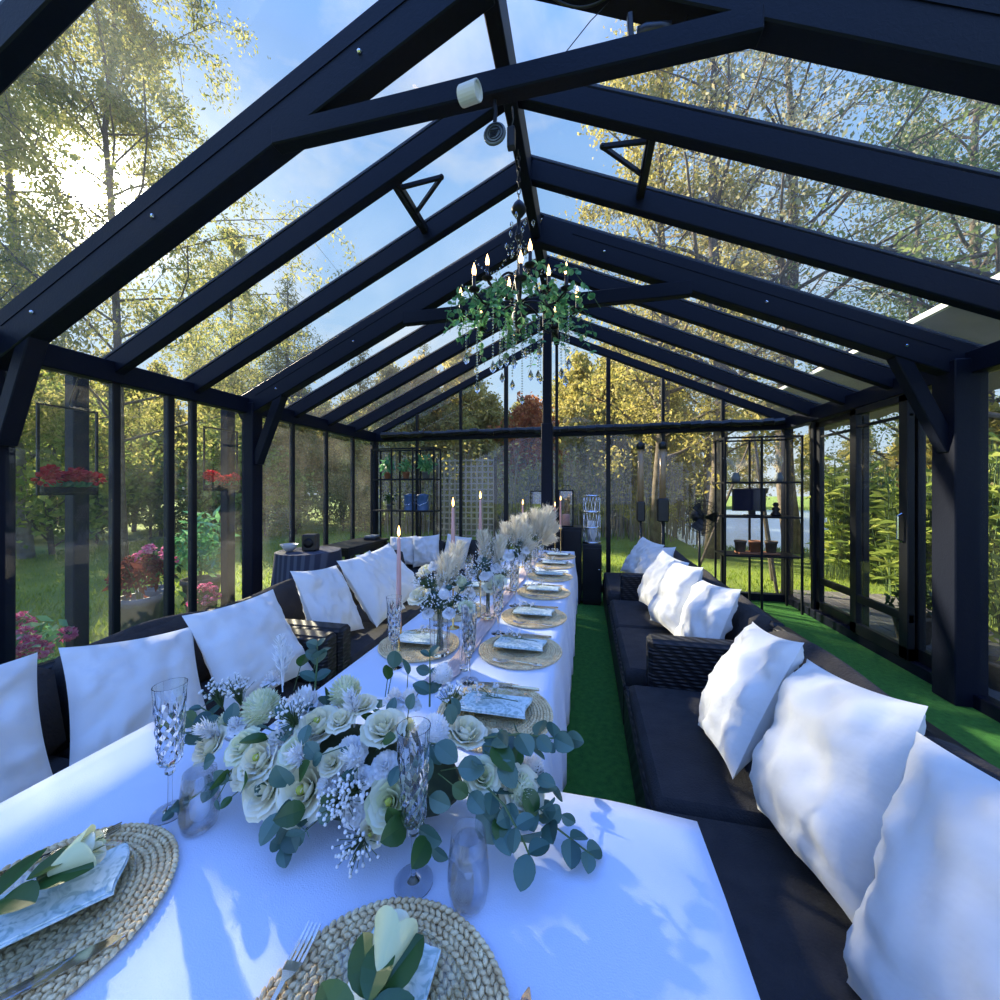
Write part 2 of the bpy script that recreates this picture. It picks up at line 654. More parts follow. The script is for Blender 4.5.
# roof vents: cross bar between two rafters and the folding stay
for s in (-1, 1):
    m = MB()
    zb = rz(.75) - .05
    m.beam((.75 * s, YT1 + BAYN, zb), (.75 * s, YT1 + 2 * BAYN, zb), .05, .05, bev=.004)
    bar = m.build('vent_bar', M['alu'], roof)
    m = MB()
    tip = (.50 * s, 2.30, rz(.5) - .07)
    m.beam((.73 * s, 2.20, zb - .01), tip, .02, .022)
    m.beam((.73 * s, 2.42, zb - .01), tip, .02, .022)
    m.beam((.75 * s, 2.06, zb - .035), (.75 * s, 2.50, zb - .035), .028, .022)
    m.ball(tip, .018, 8, 5)
    m.build('vent_stay', M['alu'], bar)

# ---- side walls


def post(parent, x, y, w, z0, z1, name='post', d=None):
    m = MB()
    m.box((x, y, (z0 + z1) / 2), (w, d or w, z1 - z0), bev=.006)
    return m.build(name, M['timber'] if w > .08 else M['alu'], parent)


def pane(parent, x, y0, y1, z0, z1):
    m = MB()
    m.box((x, (y0 + y1) / 2, (z0 + z1) / 2), (.008, y1 - y0, z1 - z0))
    return m.build('glass_pane', M['pane' if x < 0 else 'backpane'], parent)


for side, nm in ((-1, 'left'), (1, 'right')):
    w = empty('wall_' + nm, (0, 0, 0), label='%s glazed side wall of the glasshouse, black frame' % ('sunward' if side < 0 else 'lakeward'), cat='glass wall', kind='structure')
    X = HW * side
    m = MB()
    m.box((X, 2.6, 2.275), (.11, 6.0, .15), bev=.006)
    m.build('eave_beam', M['timber'], w)
    m = MB()
    m.box((X, 2.6, .035), (.09, 6.0, .11), bev=.006)
    m.build('sill_beam', M['timber'], w)
    for y in (YT1, YT2):
        post(w, X - (.05 if y == YT2 else -.05) * side, y, .13 if side < 0 or y < 2 else .18, 0, 2.3)
        m = MB()
        bo = .03 if y > 2 else -.04
        m.beam((X - (bo + .08) * side, y, 1.70), (X - (bo + .37) * side, y, rz(2.5) - .22), .085, .085, up=(0, 1, 0), bev=.005)
        m.build('knee_brace', M['timber'], w)
    post(w, X, YF, .10, 0, 2.3)
    ys = [YT1 - 2 * BAYN, YT1 - BAYN, YT1, YT1 + BAYN, YT1 + 2 * BAYN, YT2, YT2 + BAY, YT2 + 2 * BAY, YT2 + 3 * BAY, YF]
    for i, y in enumerate(ys):
        if y in (YT1, YT2, YF):
            continue
        if side > 0 and YT2 + .1 < y < YT2 + 2.8 * BAY:
            continue
        post(w, X, y, .05, .05, 2.24, 'mullion')
    if side < 0:
        post(w, X, 2.45, .055, .05, 2.24, 'mullion')
    for i in range(len(ys) - 1):
        if side > 0 and ys[i] > YT2 - .1 and ys[i + 1] < YT2 + 3.05 * BAY:
            continue
        pane(w, X - .012 * side, ys[i] + .02, ys[i + 1] - .02, .08, 2.2)
    # gutter along the eave, outside
    g = MB()
    g.box((X + .12 * side, 2.6, 2.27), (.09, 6.0, .08), bev=.01)
    g.build('gutter', M['alu'], w)

# sliding doors in the right wall


def door(nm, y0, y1, x, label):
    d = empty(nm, (x, (y0 + y1) / 2, .09), label=label, cat='glass door', kind='structure')
    L = y1 - y0
    m = MB()
    for s in (-1, 1):
        m.box((0, s * (L / 2 - .045), 1.05), (.05, .09, 2.1), bev=.005)
    m.box((0, 0, .05), (.05, L, .10), bev=.005)
    m.box((0, 0, .33), (.04, L, .07), bev=.005)
    m.box((0, 0, 2.07), (.05, L, .06), bev=.005)
    m.box((0, 0, 1.93), (.03, L, .025), bev=.003)
    m.build('door_frame', M['alu'], d)
    m = MB()
    m.box((0, 0, 1.05), (.008, L - .17, 2.0))
    m.build('glass_pane', M['backpane'], d)
    m = MB()
    s = -1
    m.tube([(-.03, s * (L / 2 - .045), .93), (-.06, s * (L / 2 - .045), .95), (-.06, s * (L / 2 - .045), 1.13), (-.03, s * (L / 2 - .045), 1.15)], .009, 8)
    m.build('door_handle', M['silver'], d)
    return d


door('door_1', 3.60, 4.27, HW - .04, 'sliding glass door beside the thick black post, chrome handle')
door('door_2', 4.20, YT2 + 1.77, HW + .03, 'sliding glass door beyond the first one, near the tall rack')
w = empty('door_3', (HW + .03, YT2 + .27, .09), label='narrow fixed glass leaf right behind the thick black post', cat='glass door', kind='structure')
m = MB()
for s in (-1, 1):
    m.box((0, s * .15, 1.05), (.05, .045, 2.1), bev=.005)
m.box((0, 0, .05), (.05, .34, .1))
m.build('door_frame', M['alu'], w)
m = MB()
m.box((0, 0, 1.1), (.008, .25, 2.0))
m.build('glass_pane', M['backpane'], w)

# ---- far gable
w = empty('wall_back', (0, YF, 0), label='far gable wall of glass with thin black mullions', cat='glass wall', kind='structure')
m = MB()
m.box((0, 0, 2.27), (5.75, .09, .13), bev=.006)
# the ragged bamboo-like mat rolled along the beam
m.build('tie_beam', M['timber'], w)
m = MB()
for i in range(46):
    x = -2.75 + i * .122
    m.tube([(x, -.075, 2.30 + RND.uniform(-.01, .01)), (x + .12, -.075, 2.30 + RND.uniform(-.012, .012))], RND.uniform(.040, .052), 7)
m.build('rolled_screen', M['screen'], w, smooth=False)
m = MB()
m.box((0, 0, .035), (5.8, .09, .11))
m.build('sill_beam', M['timber'], w)
gx = [-2.88, -2.18, -1.46, -.75, 0, .72, 1.44, 2.18, 2.88]
for i, x in enumerate(gx[1:-1]):
    ww = .06 if abs(x) > .5 and abs(x) < .8 else .042
    m = MB()
    m.box((x, 0, rz(x) / 2 - .02), (ww, .05, rz(x) - .06), bev=.004)
    m.build('mullion', M['alu'], w)
for s in (-1, 1):
    m = MB()
    m.beam((0, 0, rz(0) - .06), (3.0 * s, 0, rz(3.0) - .06), .07, .10, bev=.005)
    m.build('gable_rafter', M['timber'], w)
for i in range(len(gx) - 1):
    a, b = gx[i] + .015, gx[i + 1] - .015
    m = MB()
    m.box(((a + b) / 2, .0, 1.14), (b - a, .008, 2.12))
    m.build('glass_pane', M['backpane'], w)
    m = MB()
    za, zb2 = rz(a) - .1, rz(b) - .1
    vs = [(a, -.004, 2.33), (b, -.004, 2.33), (b, -.004, zb2), (a, -.004, za)]
    vs += [(x, .004, z) for x, y, z in vs]
    m.add(vs, [(0, 1, 2, 3), (7, 6, 5, 4), (0, 4, 5, 1), (1, 5, 6, 2), (2, 6, 7, 3), (3, 7, 4, 0)])
    m.build('glass_pane', M['backpane'], w)

m = MB()
m.box((-.03, 4.45, 1.78), (.10, .10, 3.5), bev=.006)
m.box((-.03, 4.45, 1.1), (.13, .13, 2.2), bev=.008)
tag(m.build('trim_1', M['timber']), 'black post under the ridge at the far end of the long table', 'post', kind='structure')
ZENITH_BOOST, BACK_BOOST, SKY_STRENGTH = 1.7, .9, .92
BOOST_BLUE = (.08, .25, .98)
SUN_ENERGY, EXPOSURE = 15.0, 0.18
# ================================================================= sofas and cushions
def soft_box(d, bev, puff=.0, n=10, seed=0):
    """cushion: rounded box whose top bulges and dents a little"""
    m = MB()
    lx, ly, lz = d
    rings = [(-.5, -bev), (-.5 + bev / lz, 0), (0, 0.0), (.5 - bev / lz, 0), (.5, -bev)]
    # profile loops around the perimeter, then top and bottom caps as grids
    def per(k, off):
        pts = []
        hx, hy = lx / 2 + off, ly / 2 + off
        for i in range(n):
            pts.append((-hx + 2 * hx * i / n, -hy))
        for i in range(n):
            pts.append((hx, -hy + 2 * hy * i / n))
        for i in range(n):
            pts.append((hx - 2 * hx * i / n, hy))
        for i in range(n):
            pts.append((-hx, hy - 2 * hy * i / n))
        return pts
    vs, fs = [], []
    P = 4 * n
    for zf, off in rings:
        for x, y in per(0, off):
            vs.append((x, y, zf * lz))
    for r in range(len(rings) - 1):
        for k in range(P):
            k2 = (k + 1) % P
            fs.append((r * P + k, r * P + k2, (r + 1) * P + k2, (r + 1) * P + k))
    m.add(vs, fs)
    hx, hy = lx / 2 - bev, ly / 2 - bev

    def top(sgn):
        def fn(u, v):
            a, b = 2 * u - 1, 2 * v - 1
            z = sgn * lz / 2 + sgn * puff * (1 - a * a) * (1 - b * b)
            z += sgn * .35 * puff * mnoise.noise(Vector((u * lx * 4 + seed, v * ly * 4, seed)))* (1 - a ** 4) * (1 - b ** 4)
            return (a * hx, b * hy, z)
        return fn
    m.grid(top(1), n, n)
    b = MB()
    b.grid(top(-1), n, n)
    b.f = [f[::-1] for f in b.f]
    m.merge(b)
    return m


def make_sofa(L, near_arm, far_arm, seats, label, loc, rot):
    """local: front edge at x=0, back towards +x, length along +y"""
    t = empty('rattan_sofa', loc, rot, label=label, cat='sofa', group='black rattan sofas round the tables')
    D = .86
    m = MB()
    m.box((D / 2, L / 2, .16), (D, L, .25), bev=.012)
    m.build('base', M['wicker'], t)
    for x in (.06, D - .06):
        for y in (.06, L - .0575):
            q = MB()
            q.box((x, y, .02), (.05, .05, .04))
            q.build('leg', M['screen'], t)
    m = MB()
    rot_b = Matrix.Rotation(rad(8), 3, 'Y')
    m.box((D - .09, L / 2, .46), (.09, L, .50), rot_b, bev=.02)
    m.build('backrest', M['wicker'], t)
    a0, a1 = 0, L
    ab = .13 if loc[0] > 0 else 0.
    for flag, y in ((near_arm, .0575), (far_arm, L - .0575)):
        if flag:
            m = MB()
            m.box((D / 2 - .02 + ab / 2, y, .44), (D - .02 - ab, .115, .35), bev=.02)
            m.build('armrest', M['wicker'], t)
    if near_arm:
        a0 = .12
    if far_arm:
        a1 = L - .12
    w = (a1 - a0) / seats
    for i in range(seats):
        y = a0 + w * (i + .5)
        soft_box((.68, w - .012, .12), .025, .018, seed=i * 7 + L).build('seat_cushion', M['seatfab'], t, True, loc=(.355, y, .318))
        soft_box((.14, w - .03, .36), .04, .03, seed=i * 5 + 2 * L).build('back_cushion', M['backfab'], t, True, loc=(.715, y, .555), rot=(0, rad(14), 0))
    return t


make_sofa(2.60, False, True, 3, 'black rattan sofa on the right nearest the white head table', (.62, -.29, 0), (0, 0, 0))
make_sofa(1.62, False, True, 2, 'middle black rattan sofa on the right with sunlit seats', (.62, 2.33, 0), (0, 0, 0))
make_sofa(1.10, False, False, 1, 'farthest black rattan sofa on the right, by the pole heaters', (.62, 3.97, 0), (0, 0, 0))
make_sofa(2.24, True, False, 3, 'black rattan sofa along the left glass wall, at the left end of the head table', (-1.0, 1.94, 0), (0, 0, PI))
make_sofa(2.14, False, True, 3, 'black rattan sofa behind the curved left armrest, beside the pink candle', (-1.0, 4.10, 0), (0, 0, PI))
make_sofa(1.30, False, False, 2, 'black rattan sofa across the far left corner, facing the camera', (-.80, 4.16, 0), (0, 0, PI / 2))
# the last one faces -Y: its local x (front to back) points to +y and its length runs towards -x


def pillow_mesh(w, h, t, seed, n=26, sag=.1, dent=None):
    rs = random.Random(seed)
    m = MB()
    off = Vector((seed * 3.1, seed * 1.7, 0))

    def fn(sgn):
        def f(u, v):
            a, b = 2 * u - 1, 2 * v - 1
            # side seams pulled in between the corners
            x = w / 2 * a * (1 - .075 * (1 - b * b) * abs(a))
            z = h / 2 * b * (1 - .075 * (1 - a * a) * abs(b))
            e = max(0., (1 - abs(a) ** 2.4)) * max(0., (1 - abs(b) ** 2.4))
            y = t / 2 * e ** .55 * (1 + sag * (-b))
            # creases running from the corners and seams
            r = 0
            q = Vector((a * 2.2, b * 2.2, sgn)) + off
            r += .030 * mnoise.noise(q * .9) + .014 * mnoise.noise(q * 2.4)
            edge = (abs(a) ** 3 + abs(b) ** 3)
            ang = math.atan2(b, a)
            r += .010 * edge * math.sin(ang * 17 + 3 * mnoise.noise(q * 1.3) * 2) * min(1, (1 - abs(a)) * 6) * min(1, (1 - abs(b)) * 6)
            y += r * min(1., 1.6 * e ** .5)
            if dent and sgn < 0:
                y -= dent[2] * math.exp(-((a - dent[0]) ** 2 + (b - dent[1]) ** 2) / .12)
            return (x, sgn * y, z + h / 2)
        return f
    m.grid(fn(-1), n, n)
    k = MB()
    k.grid(fn(1), n, n)
    k.f = [f[::-1] for f in k.f]
    m.merge(k)
    return m


def pillow(label, bottom, top, yaw_deg, w=.50, h=.50, t=.17, roll=0., seed=0, sag=.14, group=None, dent=None):
    """bottom / top: middle of the lower and the upper edge in the room; yaw: which way the front looks (deg from -Y towards +X)"""
    bt, tp = Vector(bottom), Vector(top)
    up = (tp - bt)
    H = up.length
    z = up.normalized()
    f = Vector((math.sin(rad(yaw_deg)), -math.cos(rad(yaw_deg)), 0))     # front
    y = -(f - z * f.dot(z)).normalized()
    x = y.cross(z)
    R3 = Matrix((x, y, z)).transposed() @ Matrix.Rotation(rad(roll), 3, 'Y')
    o = pillow_mesh(w, H, t, seed, sag=sag, dent=dent).build('cushion', M['pillow'], None, True, loc=bottom, rot=R3.to_euler())
    return tag(o, label, 'cushion', group)


GL, GR = 'white cushions on the left sofas', 'white cushions on the right sofas'
# left, from the camera away
pillow('white cushion cut by the left picture edge, on the left sofa', (-1.28, .64, .44), (-1.47, .68, .88), 82, .50, seed=1, group=GL)
pillow('wide flat white cushion lying back between the left edge cushion and a tilted one', (-1.20, 1.11, .43), (-1.46, 1.20, .82), 78, .43, seed=2, group=GL, roll=3)
pillow('large tilted white cushion with its peak raised, end of the near left sofa', (-1.15, 1.56, .43), (-1.44, 1.64, .85), 78, .46, seed=3, group=GL, roll=-5)
pillow('white cushion leaning on the dark left armrest behind the bouquet', (-1.20, 2.20, .43), (-1.48, 2.30, .87), 84, .44, seed=4, group=GL, roll=-4)
pillow('narrow white cushion tucked behind the one on the left armrest', (-1.15, 2.56, .43), (-1.47, 2.68, .90), 80, .42, seed=5, group=GL, roll=-12)
pillow('white cushion standing on its corner left of the nearest pink candle flame', (-1.14, 3.06, .44), (-1.48, 3.16, .90), 76, .46, seed=6, group=GL, roll=-10)
pillow('left one of the white cushions in the far left corner', (-1.98, 4.74, .43), (-1.99, 4.90, .80), 8, .37, seed=7, group=GL, roll=-5)
pillow('middle one of the white cushions in the far left corner', (-1.62, 4.74, .43), (-1.63, 4.90, .82), 14, .36, seed=8, group=GL, roll=-9)
pillow('right one of the white cushions in the far left corner', (-1.27, 4.76, .43), (-1.28, 4.92, .83), 4, .34, seed=9, group=GL, roll=8)
# right, from the camera away
pillow('biggest white cushion, cut by the right and lower picture edges', (.97, .68, .42), (1.16, .78, .91), -82, .52, t=.24, seed=11, group=GR, roll=0)
pillow('plump crumpled white cushion standing second from the camera on the right', (.97, 1.19, .42), (1.16, 1.29, .89), -86, .44, t=.24, seed=12, group=GR, roll=0, dent=(.25, .1, .03))
pillow('white cushion with a shaded front just before the black right armrest', (.90, 1.57, .42), (1.14, 1.72, .85), -86, .42, t=.17, seed=13, group=GR, roll=9)
pillow('sunlit white cushion folded over, just behind the black right armrest', (1.04, 2.56, .42), (1.24, 2.60, .84), -78, .42, t=.18, seed=14, group=GR, roll=-6)
pillow('tall sunlit white cushion, second behind the black right armrest', (.97, 2.92, .42), (1.17, 2.96, .89), -78, .42, t=.20, seed=15, group=GR, roll=-4)
pillow('creased sunlit white cushion, third behind the black right armrest', (.95, 3.34, .42), (1.15, 3.38, .88), -74, .44, t=.22, seed=16, group=GR, roll=2)
pillow('rounded white cushion on the farthest right sofa, the nearer one', (1.04, 4.24, .42), (1.27, 4.36, .80), -60, .42, t=.2, seed=17, group=GR, roll=-12)
pillow('half shaded white cushion on the farthest right sofa, the farther one', (.92, 4.64, .42), (1.16, 4.78, .84), -60, .42, t=.16, seed=18, group=GR, roll=8)

# settle the cushions: slide each clear of the sofa and of its neighbour
from mathutils.bvhtree import BVHTree


def world_bvh(obs):
    vs, ps = [], []
    for o in obs:
        b = len(vs)
        mw = o.matrix_world
        vs.extend(mw @ v.co for v in o.data.vertices)
        ps.extend(tuple(b + i for i in q.vertices) for q in o.data.polygons)
    return BVHTree.FromPolygons(vs, ps)


bpy.context.view_layer.update()
kids = [c for o in COL.objects if o.name.startswith('rattan_sofa') for c in o.children]
seat_tree = world_bvh([c for c in kids if c.name.startswith(('seat', 'base'))])
back_tree = world_bvh([c for c in kids if c.name.startswith('back')])
arm_tree = world_bvh([c for c in kids if c.name.startswith('arm')])
done = []
for o in [o for o in COL.objects if o.name.startswith('cushion')]:
    side = 1 if o.location.x < 0 else -1
    corner = o.location.y > 4.6 and side > 0
    out_dir = Vector((0, -1, 0)) if corner else Vector((side, 0, 0))
    near = Vector((.007, 0, 0)) if corner else Vector((0, .007, 0))
    for k in range(60):
        bpy.context.view_layer.update()
        t = world_bvh([o])
        if t.overlap(seat_tree):
            o.location.z += .006
        elif t.overlap(back_tree):
            o.location += out_dir * .006
        elif t.overlap(arm_tree):
            o.location.y += .012 if o.location.y > 1.9 else -.012
        elif k < 24 and any(t.overlap(q) for q in done):
            o.location += near + out_dir * .003
        else:
            break
    done.append(world_bvh([o]))
# ================================================================= tables, linen, settings
TZ = .76


def wooden_table(x0, x1, y0, y1, label):
    t = empty('dining_table', ((x0 + x1) / 2, (y0 + y1) / 2, 0), label=label, cat='table', group='dining tables under the white cloths')
    w, l = x1 - x0, y1 - y0
    m = MB()
    m.box((0, 0, TZ - .03), (w, l, .035), bev=.004)
    mt = woodmat('table_wood', (.20, .12, .06), (.30, .19, .10)) if 'tw' not in M else M['tw']
    M['tw'] = mt
    m.build('tabletop', mt, t)
    for sx in (-1, 1):
        for sy in (-1, 1):
            q = MB()
            q.box((sx * (w / 2 - .06), sy * (l / 2 - .08), (TZ - .05) / 2), (.06, .06, TZ - .05), bev=.004)
            q.build('leg', mt, t)
    return t


wooden_table(-.79, .60, .08, .83, 'table across the near end, wholly under its white cloth')
wooden_table(-.45, .27, .90, 4.18, 'long table down the middle, wholly under its white cloth')


def tablecloth(x0, x1, y0, y1, drops, label, seed, creases=()):
    """cloth over a table top; drops = how far it hangs at x0, x1, y0, y1"""
    m = MB()
    z = TZ

    def prof(a, lo, hi, dl, dh, n):
        """samples across one direction: (position, hang)"""
        out_ = []
        if dl:
            k = 7
            out_ += [(lo, dl * (1 - i / k)) for i in range(k)]
        out_ += [(lo + (hi - lo) * i / n, 0) for i in range(n + 1)]
        if dh:
            out_ += [(hi, dh * (i + 1) / 7) for i in range(7)]
        return out_
    px = prof('x', x0, x1, drops[0], drops[1], max(12, int((x1 - x0) / .045)))
    py = prof('y', y0, y1, drops[2], drops[3], max(12, int((y1 - y0) / .04)))
    vs = []
    for yy, hy in py:
        for xx, hx in px:
            h = max(hx, hy)
            X, Y = xx, yy
            q = mnoise.noise(Vector((xx * 3 + seed, yy * 3, 0))) * .0012
            for ax, pos, amp in creases:
                d = (xx if ax == 'x' else yy) - pos
                q += amp * math.exp(-(d / .010) ** 2)
            Z = z + q - h
            if drops[3] == 0 and y0 < .5 and not hx:
                e = max(0., (xx - (x1 - .16)) / .16) * max(0., (yy - (y1 - .16)) / .16)
                Z -= .012 * e
            if hx:
                s = -1 if xx == x0 else 1
                wv = math.sin(yy * 21 + seed + 1.6 * math.sin(yy * 5.3)) * .014 + math.sin(yy * 47 + seed) * .005
                X += s * (.004 + (wv + .020) * min(1, hx / .25))
            if hy:
                s = -1 if yy == y0 else 1
                wv = math.sin(xx * 23 + seed) * .022
                Y += s * (.004 + (wv + .024) * min(1, hy / .3)) * (1 if not hx else 1)
            if hx and hy:
                Z = z - max(hx, hy) - .06 * min(hx, hy)
            vs.append((X, Y, Z))
    nx = len(px)
    fs = [(j * nx + i, j * nx + i + 1, (j + 1) * nx + i + 1, (j + 1) * nx + i) for j in range(len(py) - 1) for i in range(nx - 1)]
    m.add(vs, fs)
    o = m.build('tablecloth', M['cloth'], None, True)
    md = o.modifiers.new('thick', 'SOLIDIFY')
    md.thickness = .0022
    md.offset = -1
    return tag(o, label, 'tablecloth', 'white tablecloths')


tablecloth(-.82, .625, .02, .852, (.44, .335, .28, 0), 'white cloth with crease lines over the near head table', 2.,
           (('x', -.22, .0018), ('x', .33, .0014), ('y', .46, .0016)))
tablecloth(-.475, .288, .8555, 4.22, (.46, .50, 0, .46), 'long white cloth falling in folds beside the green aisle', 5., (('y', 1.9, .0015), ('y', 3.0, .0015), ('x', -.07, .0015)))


def placemat_mesh(r=.172, seed=1):
    rs = random.Random(seed)
    m = MB()
    m.lathe([(1e-6, 0.0), (r - .004, 0.0), (r - .004, .004), (1e-6, .004)], 40)
    base = MB()
    base.ball((0, 0, 0), 1, 6, 4)
    rr = .008
    k = 0
    step = .0094
    while rr < r:
        n = max(5, int(2 * PI * rr / .0108))
        ph = rs.random() * 6
        for i in range(n):
            a = ph + 2 * PI * i / n
            S = Matrix.Translation((rr * math.cos(a), rr * math.sin(a), .0062 + rs.uniform(-.0009, .0009))) @ Matrix.Rotation(a + rad(90) + (.55 if k % 2 else -.55), 4, 'Z') @ Matrix.Diagonal((.0076, .0041, .0044, 1))
            m.merge(base, S)
        rr += step
        k += 1
    return m.mesh('placemat', M['straw'], True)


MAT = placemat_mesh()


def plate_mesh():
    m = MB()
    prof = [(1e-6, .0), (.085, .0), (.095, .002), (.128, .010), (.136, .0125), (.136, .0155), (.128, .0135), (.094, .0055), (.084, .0035), (1e-6, .0035)]
    m.lathe(prof, 48)
    for i in range(54):
        a = 2 * PI * i / 54
        m.ball((.1345 * math.cos(a), .1345 * math.sin(a), .0145), .0034, 6, 4)
    m.xform(Matrix.Diagonal((.86, .86, .9, 1)))
    return m.mesh('glass_plate', M['plateglass'], True)


PLATE = plate_mesh()
# toile napkin: pale cloth with a blue-green leafy print
m_, nt, out = mat('toile_print_napkin')
tc = N(nt, 'TexCoord')
nz = N(nt, 'TexNoise', Scale=34., Detail=4., Distortion=2.2)
nt.links.new(tc.outputs['Object'], nz.inputs['Vector'])
cr = N(nt, 'ValToRGB')
e = cr.color_ramp.elements
e[0].position, e[0].color = .40, (.36, .50, .50, 1)
e[1].position, e[1].color = .56, (.68, .78, .78, 1)
q = e.new(.47)
q.color = (.56, .68, .67, 1)
nt.links.new(nz.outputs['Fac'], cr.inputs['Fac'])
p = N(nt, 'BsdfPrincipled', Roughness=.85)
nt.links.new(cr.outputs[0], p.inputs['Base Color'])
nt.links.new(p.outputs[0], out.inputs[0])
M['toile'] = m_


def napkin_mesh(l=.20, w=.105):
    """a napkin folded to a band, layered, with soft edges"""
    m = MB()
    for k in range(2):
        z0 = .001 + k * .0034
        ins = k * .004

        def fn(u, v, z0=z0, ins=ins):
            x = (u - .5) * (w - ins * 1.5)
            y = (v - .5) * (l - ins)
            return (x, y + .006 * math.sin(u * 5), z0 + .0028 + .0012 * mnoise.noise(Vector((x * 30, y * 30, z0 * 90))))

        b = len(m.v)
        m.grid(fn, 8, 14)
        lo = MB()
        lo.grid(lambda u, v: (fn(u, v)[0], fn(u, v)[1], fn(u, v)[2] - .0026), 8, 14)
        lo.f = [f[::-1] for f in lo.f]
        m.merge(lo)
        nb, tot = 9 * 15, 9
        for i in range(8):
            for row in (0, 14):
                a0 = b + row * 9 + i
                m.add([m.v[a0], m.v[a0 + 1], m.v[a0 + 1 + nb], m.v[a0 + nb]], [(0, 1, 2, 3)])
        for j in range(14):
            for c_ in (0, 8):
                a0 = b + j * 9 + c_
                m.add([m.v[a0], m.v[a0 + 9], m.v[a0 + 9 + nb], m.v[a0 + nb]], [(0, 1, 2, 3)])
    return m.mesh('napkin', M['toile'], False)


NAP = napkin_mesh()


def fork_mesh():
    m = MB()

    def strip(pts):
        vs, fs = [], []
        for x, w, z in pts:
            vs += [(-w / 2, x, z), (w / 2, x, z), (w / 2, x, z + .0022), (-w / 2, x, z + .0022)]
        for i in range(len(pts) - 1):
            a = 4 * i
            fs += [(a, a + 4, a + 5, a + 1), (a + 3, a + 2, a + 6, a + 7), (a, a + 3, a + 7, a + 4), (a + 1, a + 5, a + 6, a + 2)]
        fs += [(0, 1, 2, 3), (4 * len(pts) - 4, 4 * len(pts) - 1, 4 * len(pts) - 2, 4 * len(pts) - 3)]
        m.add(vs, fs)
    strip([(0, .010, .001), (.02, .016, .001), (.05, .011, .002), (.10, .006, .005), (.122, .006, .005), (.134, .020, .004), (.146, .023, .002)])
    for i in range(4):
        b = len(m.v)
        x0 = -.0095 + i * .00633
        vs = []
        for y, z, w in ((.144, .002, .0042), (.17, .003, .0034), (.19, .0065, .0016)):
            vs += [(x0 - w / 2, y, z), (x0 + w / 2, y, z), (x0 + w / 2, y, z + .002), (x0 - w / 2, y, z + .002)]
        fs = []
        for k in range(2):
            a = 4 * k
            fs += [(a, a + 4, a + 5, a + 1), (a + 3, a + 2, a + 6, a + 7), (a, a + 3, a + 7, a + 4), (a + 1, a + 5, a + 6, a + 2)]
        fs.append((8, 11, 10, 9))
        m.add(vs, fs)
    return m.mesh('fork', M['silver'], False)


def knife_mesh():
    m = MB()
    pts = [(0, .012, .004), (.01, .016, .005), (.09, .011, .005), (.10, .013, .004), (.13, .018, .0022), (.18, .019, .002), (.205, .013, .0018), (.217, .002, .0015)]
    vs, fs = [], []
    for y, w, h in pts:
        off = .0 if y < .1 else .002
        vs += [(-w / 2 + off, y, .001), (w / 2 + off, y, .001), (w / 2 + off, y, .001 + h), (-w / 2 + off, y, .001 + h)]
    for i in range(len(pts) - 1):
        a = 4 * i
        fs += [(a, a + 4, a + 5, a + 1), (a + 3, a + 2, a + 6, a + 7), (a, a + 3, a + 7, a + 4), (a + 1, a + 5, a + 6, a + 2)]
    fs += [(0, 1, 2, 3), (28, 31, 30, 29)]
    m.add(vs, fs)
    return m.mesh('knife', M['silver'], False)


FORK, KNIFE = fork_mesh(), knife_mesh()


def flute_mesh():
    """tall cut-crystal flute: foot, thin stem with a knop, faceted bowl"""
    m = MB()
    m.lathe([(1e-6, 0), (.033, 0), (.033, .0015), (.012, .006), (.0045, .014), (.004, .05), (.0042, .078), (.009, .083), (.009, .089), (.006, .094)], 20)
    SEG = 14
    prof = [(.006, .094), (.018, .104), (.0205, .112), (.0215, .128), (.0222, .144), (.0230, .160), (.0238, .176), (.0246, .192), (.0255, .215), (.0275, .245), (.0295, .265), (.0282, .265), (.0262, .245), (.0235, .20), (.0212, .15), (.0185, .115), (.004, .108)]

    def facet(k, i):
        if 2 <= i <= 8:
            return 1.0 + (.075 if (k + i) % 2 else -.055)
        return 1.0
    m.lathe(prof, SEG, facet=facet)
    return m.mesh('champagne_flute', M['cutglass'], False)


def tumbler_mesh():
    m = MB()
    m.lathe([(1e-6, 0), (.024, 0), (.029, .005), (.034, .030), (.0345, .045), (.032, .075), (.0275, .112), (.0265, .112), (.031, .075), (.0332, .045), (.0325, .03), (.027, .009), (1e-6, .008)], 28)
    return m.mesh('tumbler', M['clear'], True)


FLUTE, TUMB = flute_mesh(), tumbler_mesh()

# ---------------------------------------------------------------- roses and leaves


def petal_cup(m, r, h, open_, a0, width, n=5, k=4, curl=.2, tip=.18):
    """one petal: a strip of a cup of radius r, opening outwards"""
    def fn(u, v):
        a = a0 + (u - .5) * width * (1 - .35 * (2 * v - 1) ** 4)
        rr = r * (.35 + .65 * math.sin(min(1., v * 1.15) * PI / 2)) + open_ * v * v
        z = h * v - curl * r * max(0, v - .7) * 3 - tip * h * abs(2 * u - 1) ** 2.5 * v
        rr += .05 * r * math.sin(u * 9 + a0 * 5) * v
        return (rr * math.cos(a), rr * math.sin(a), z)
    m.grid(fn, n, k)


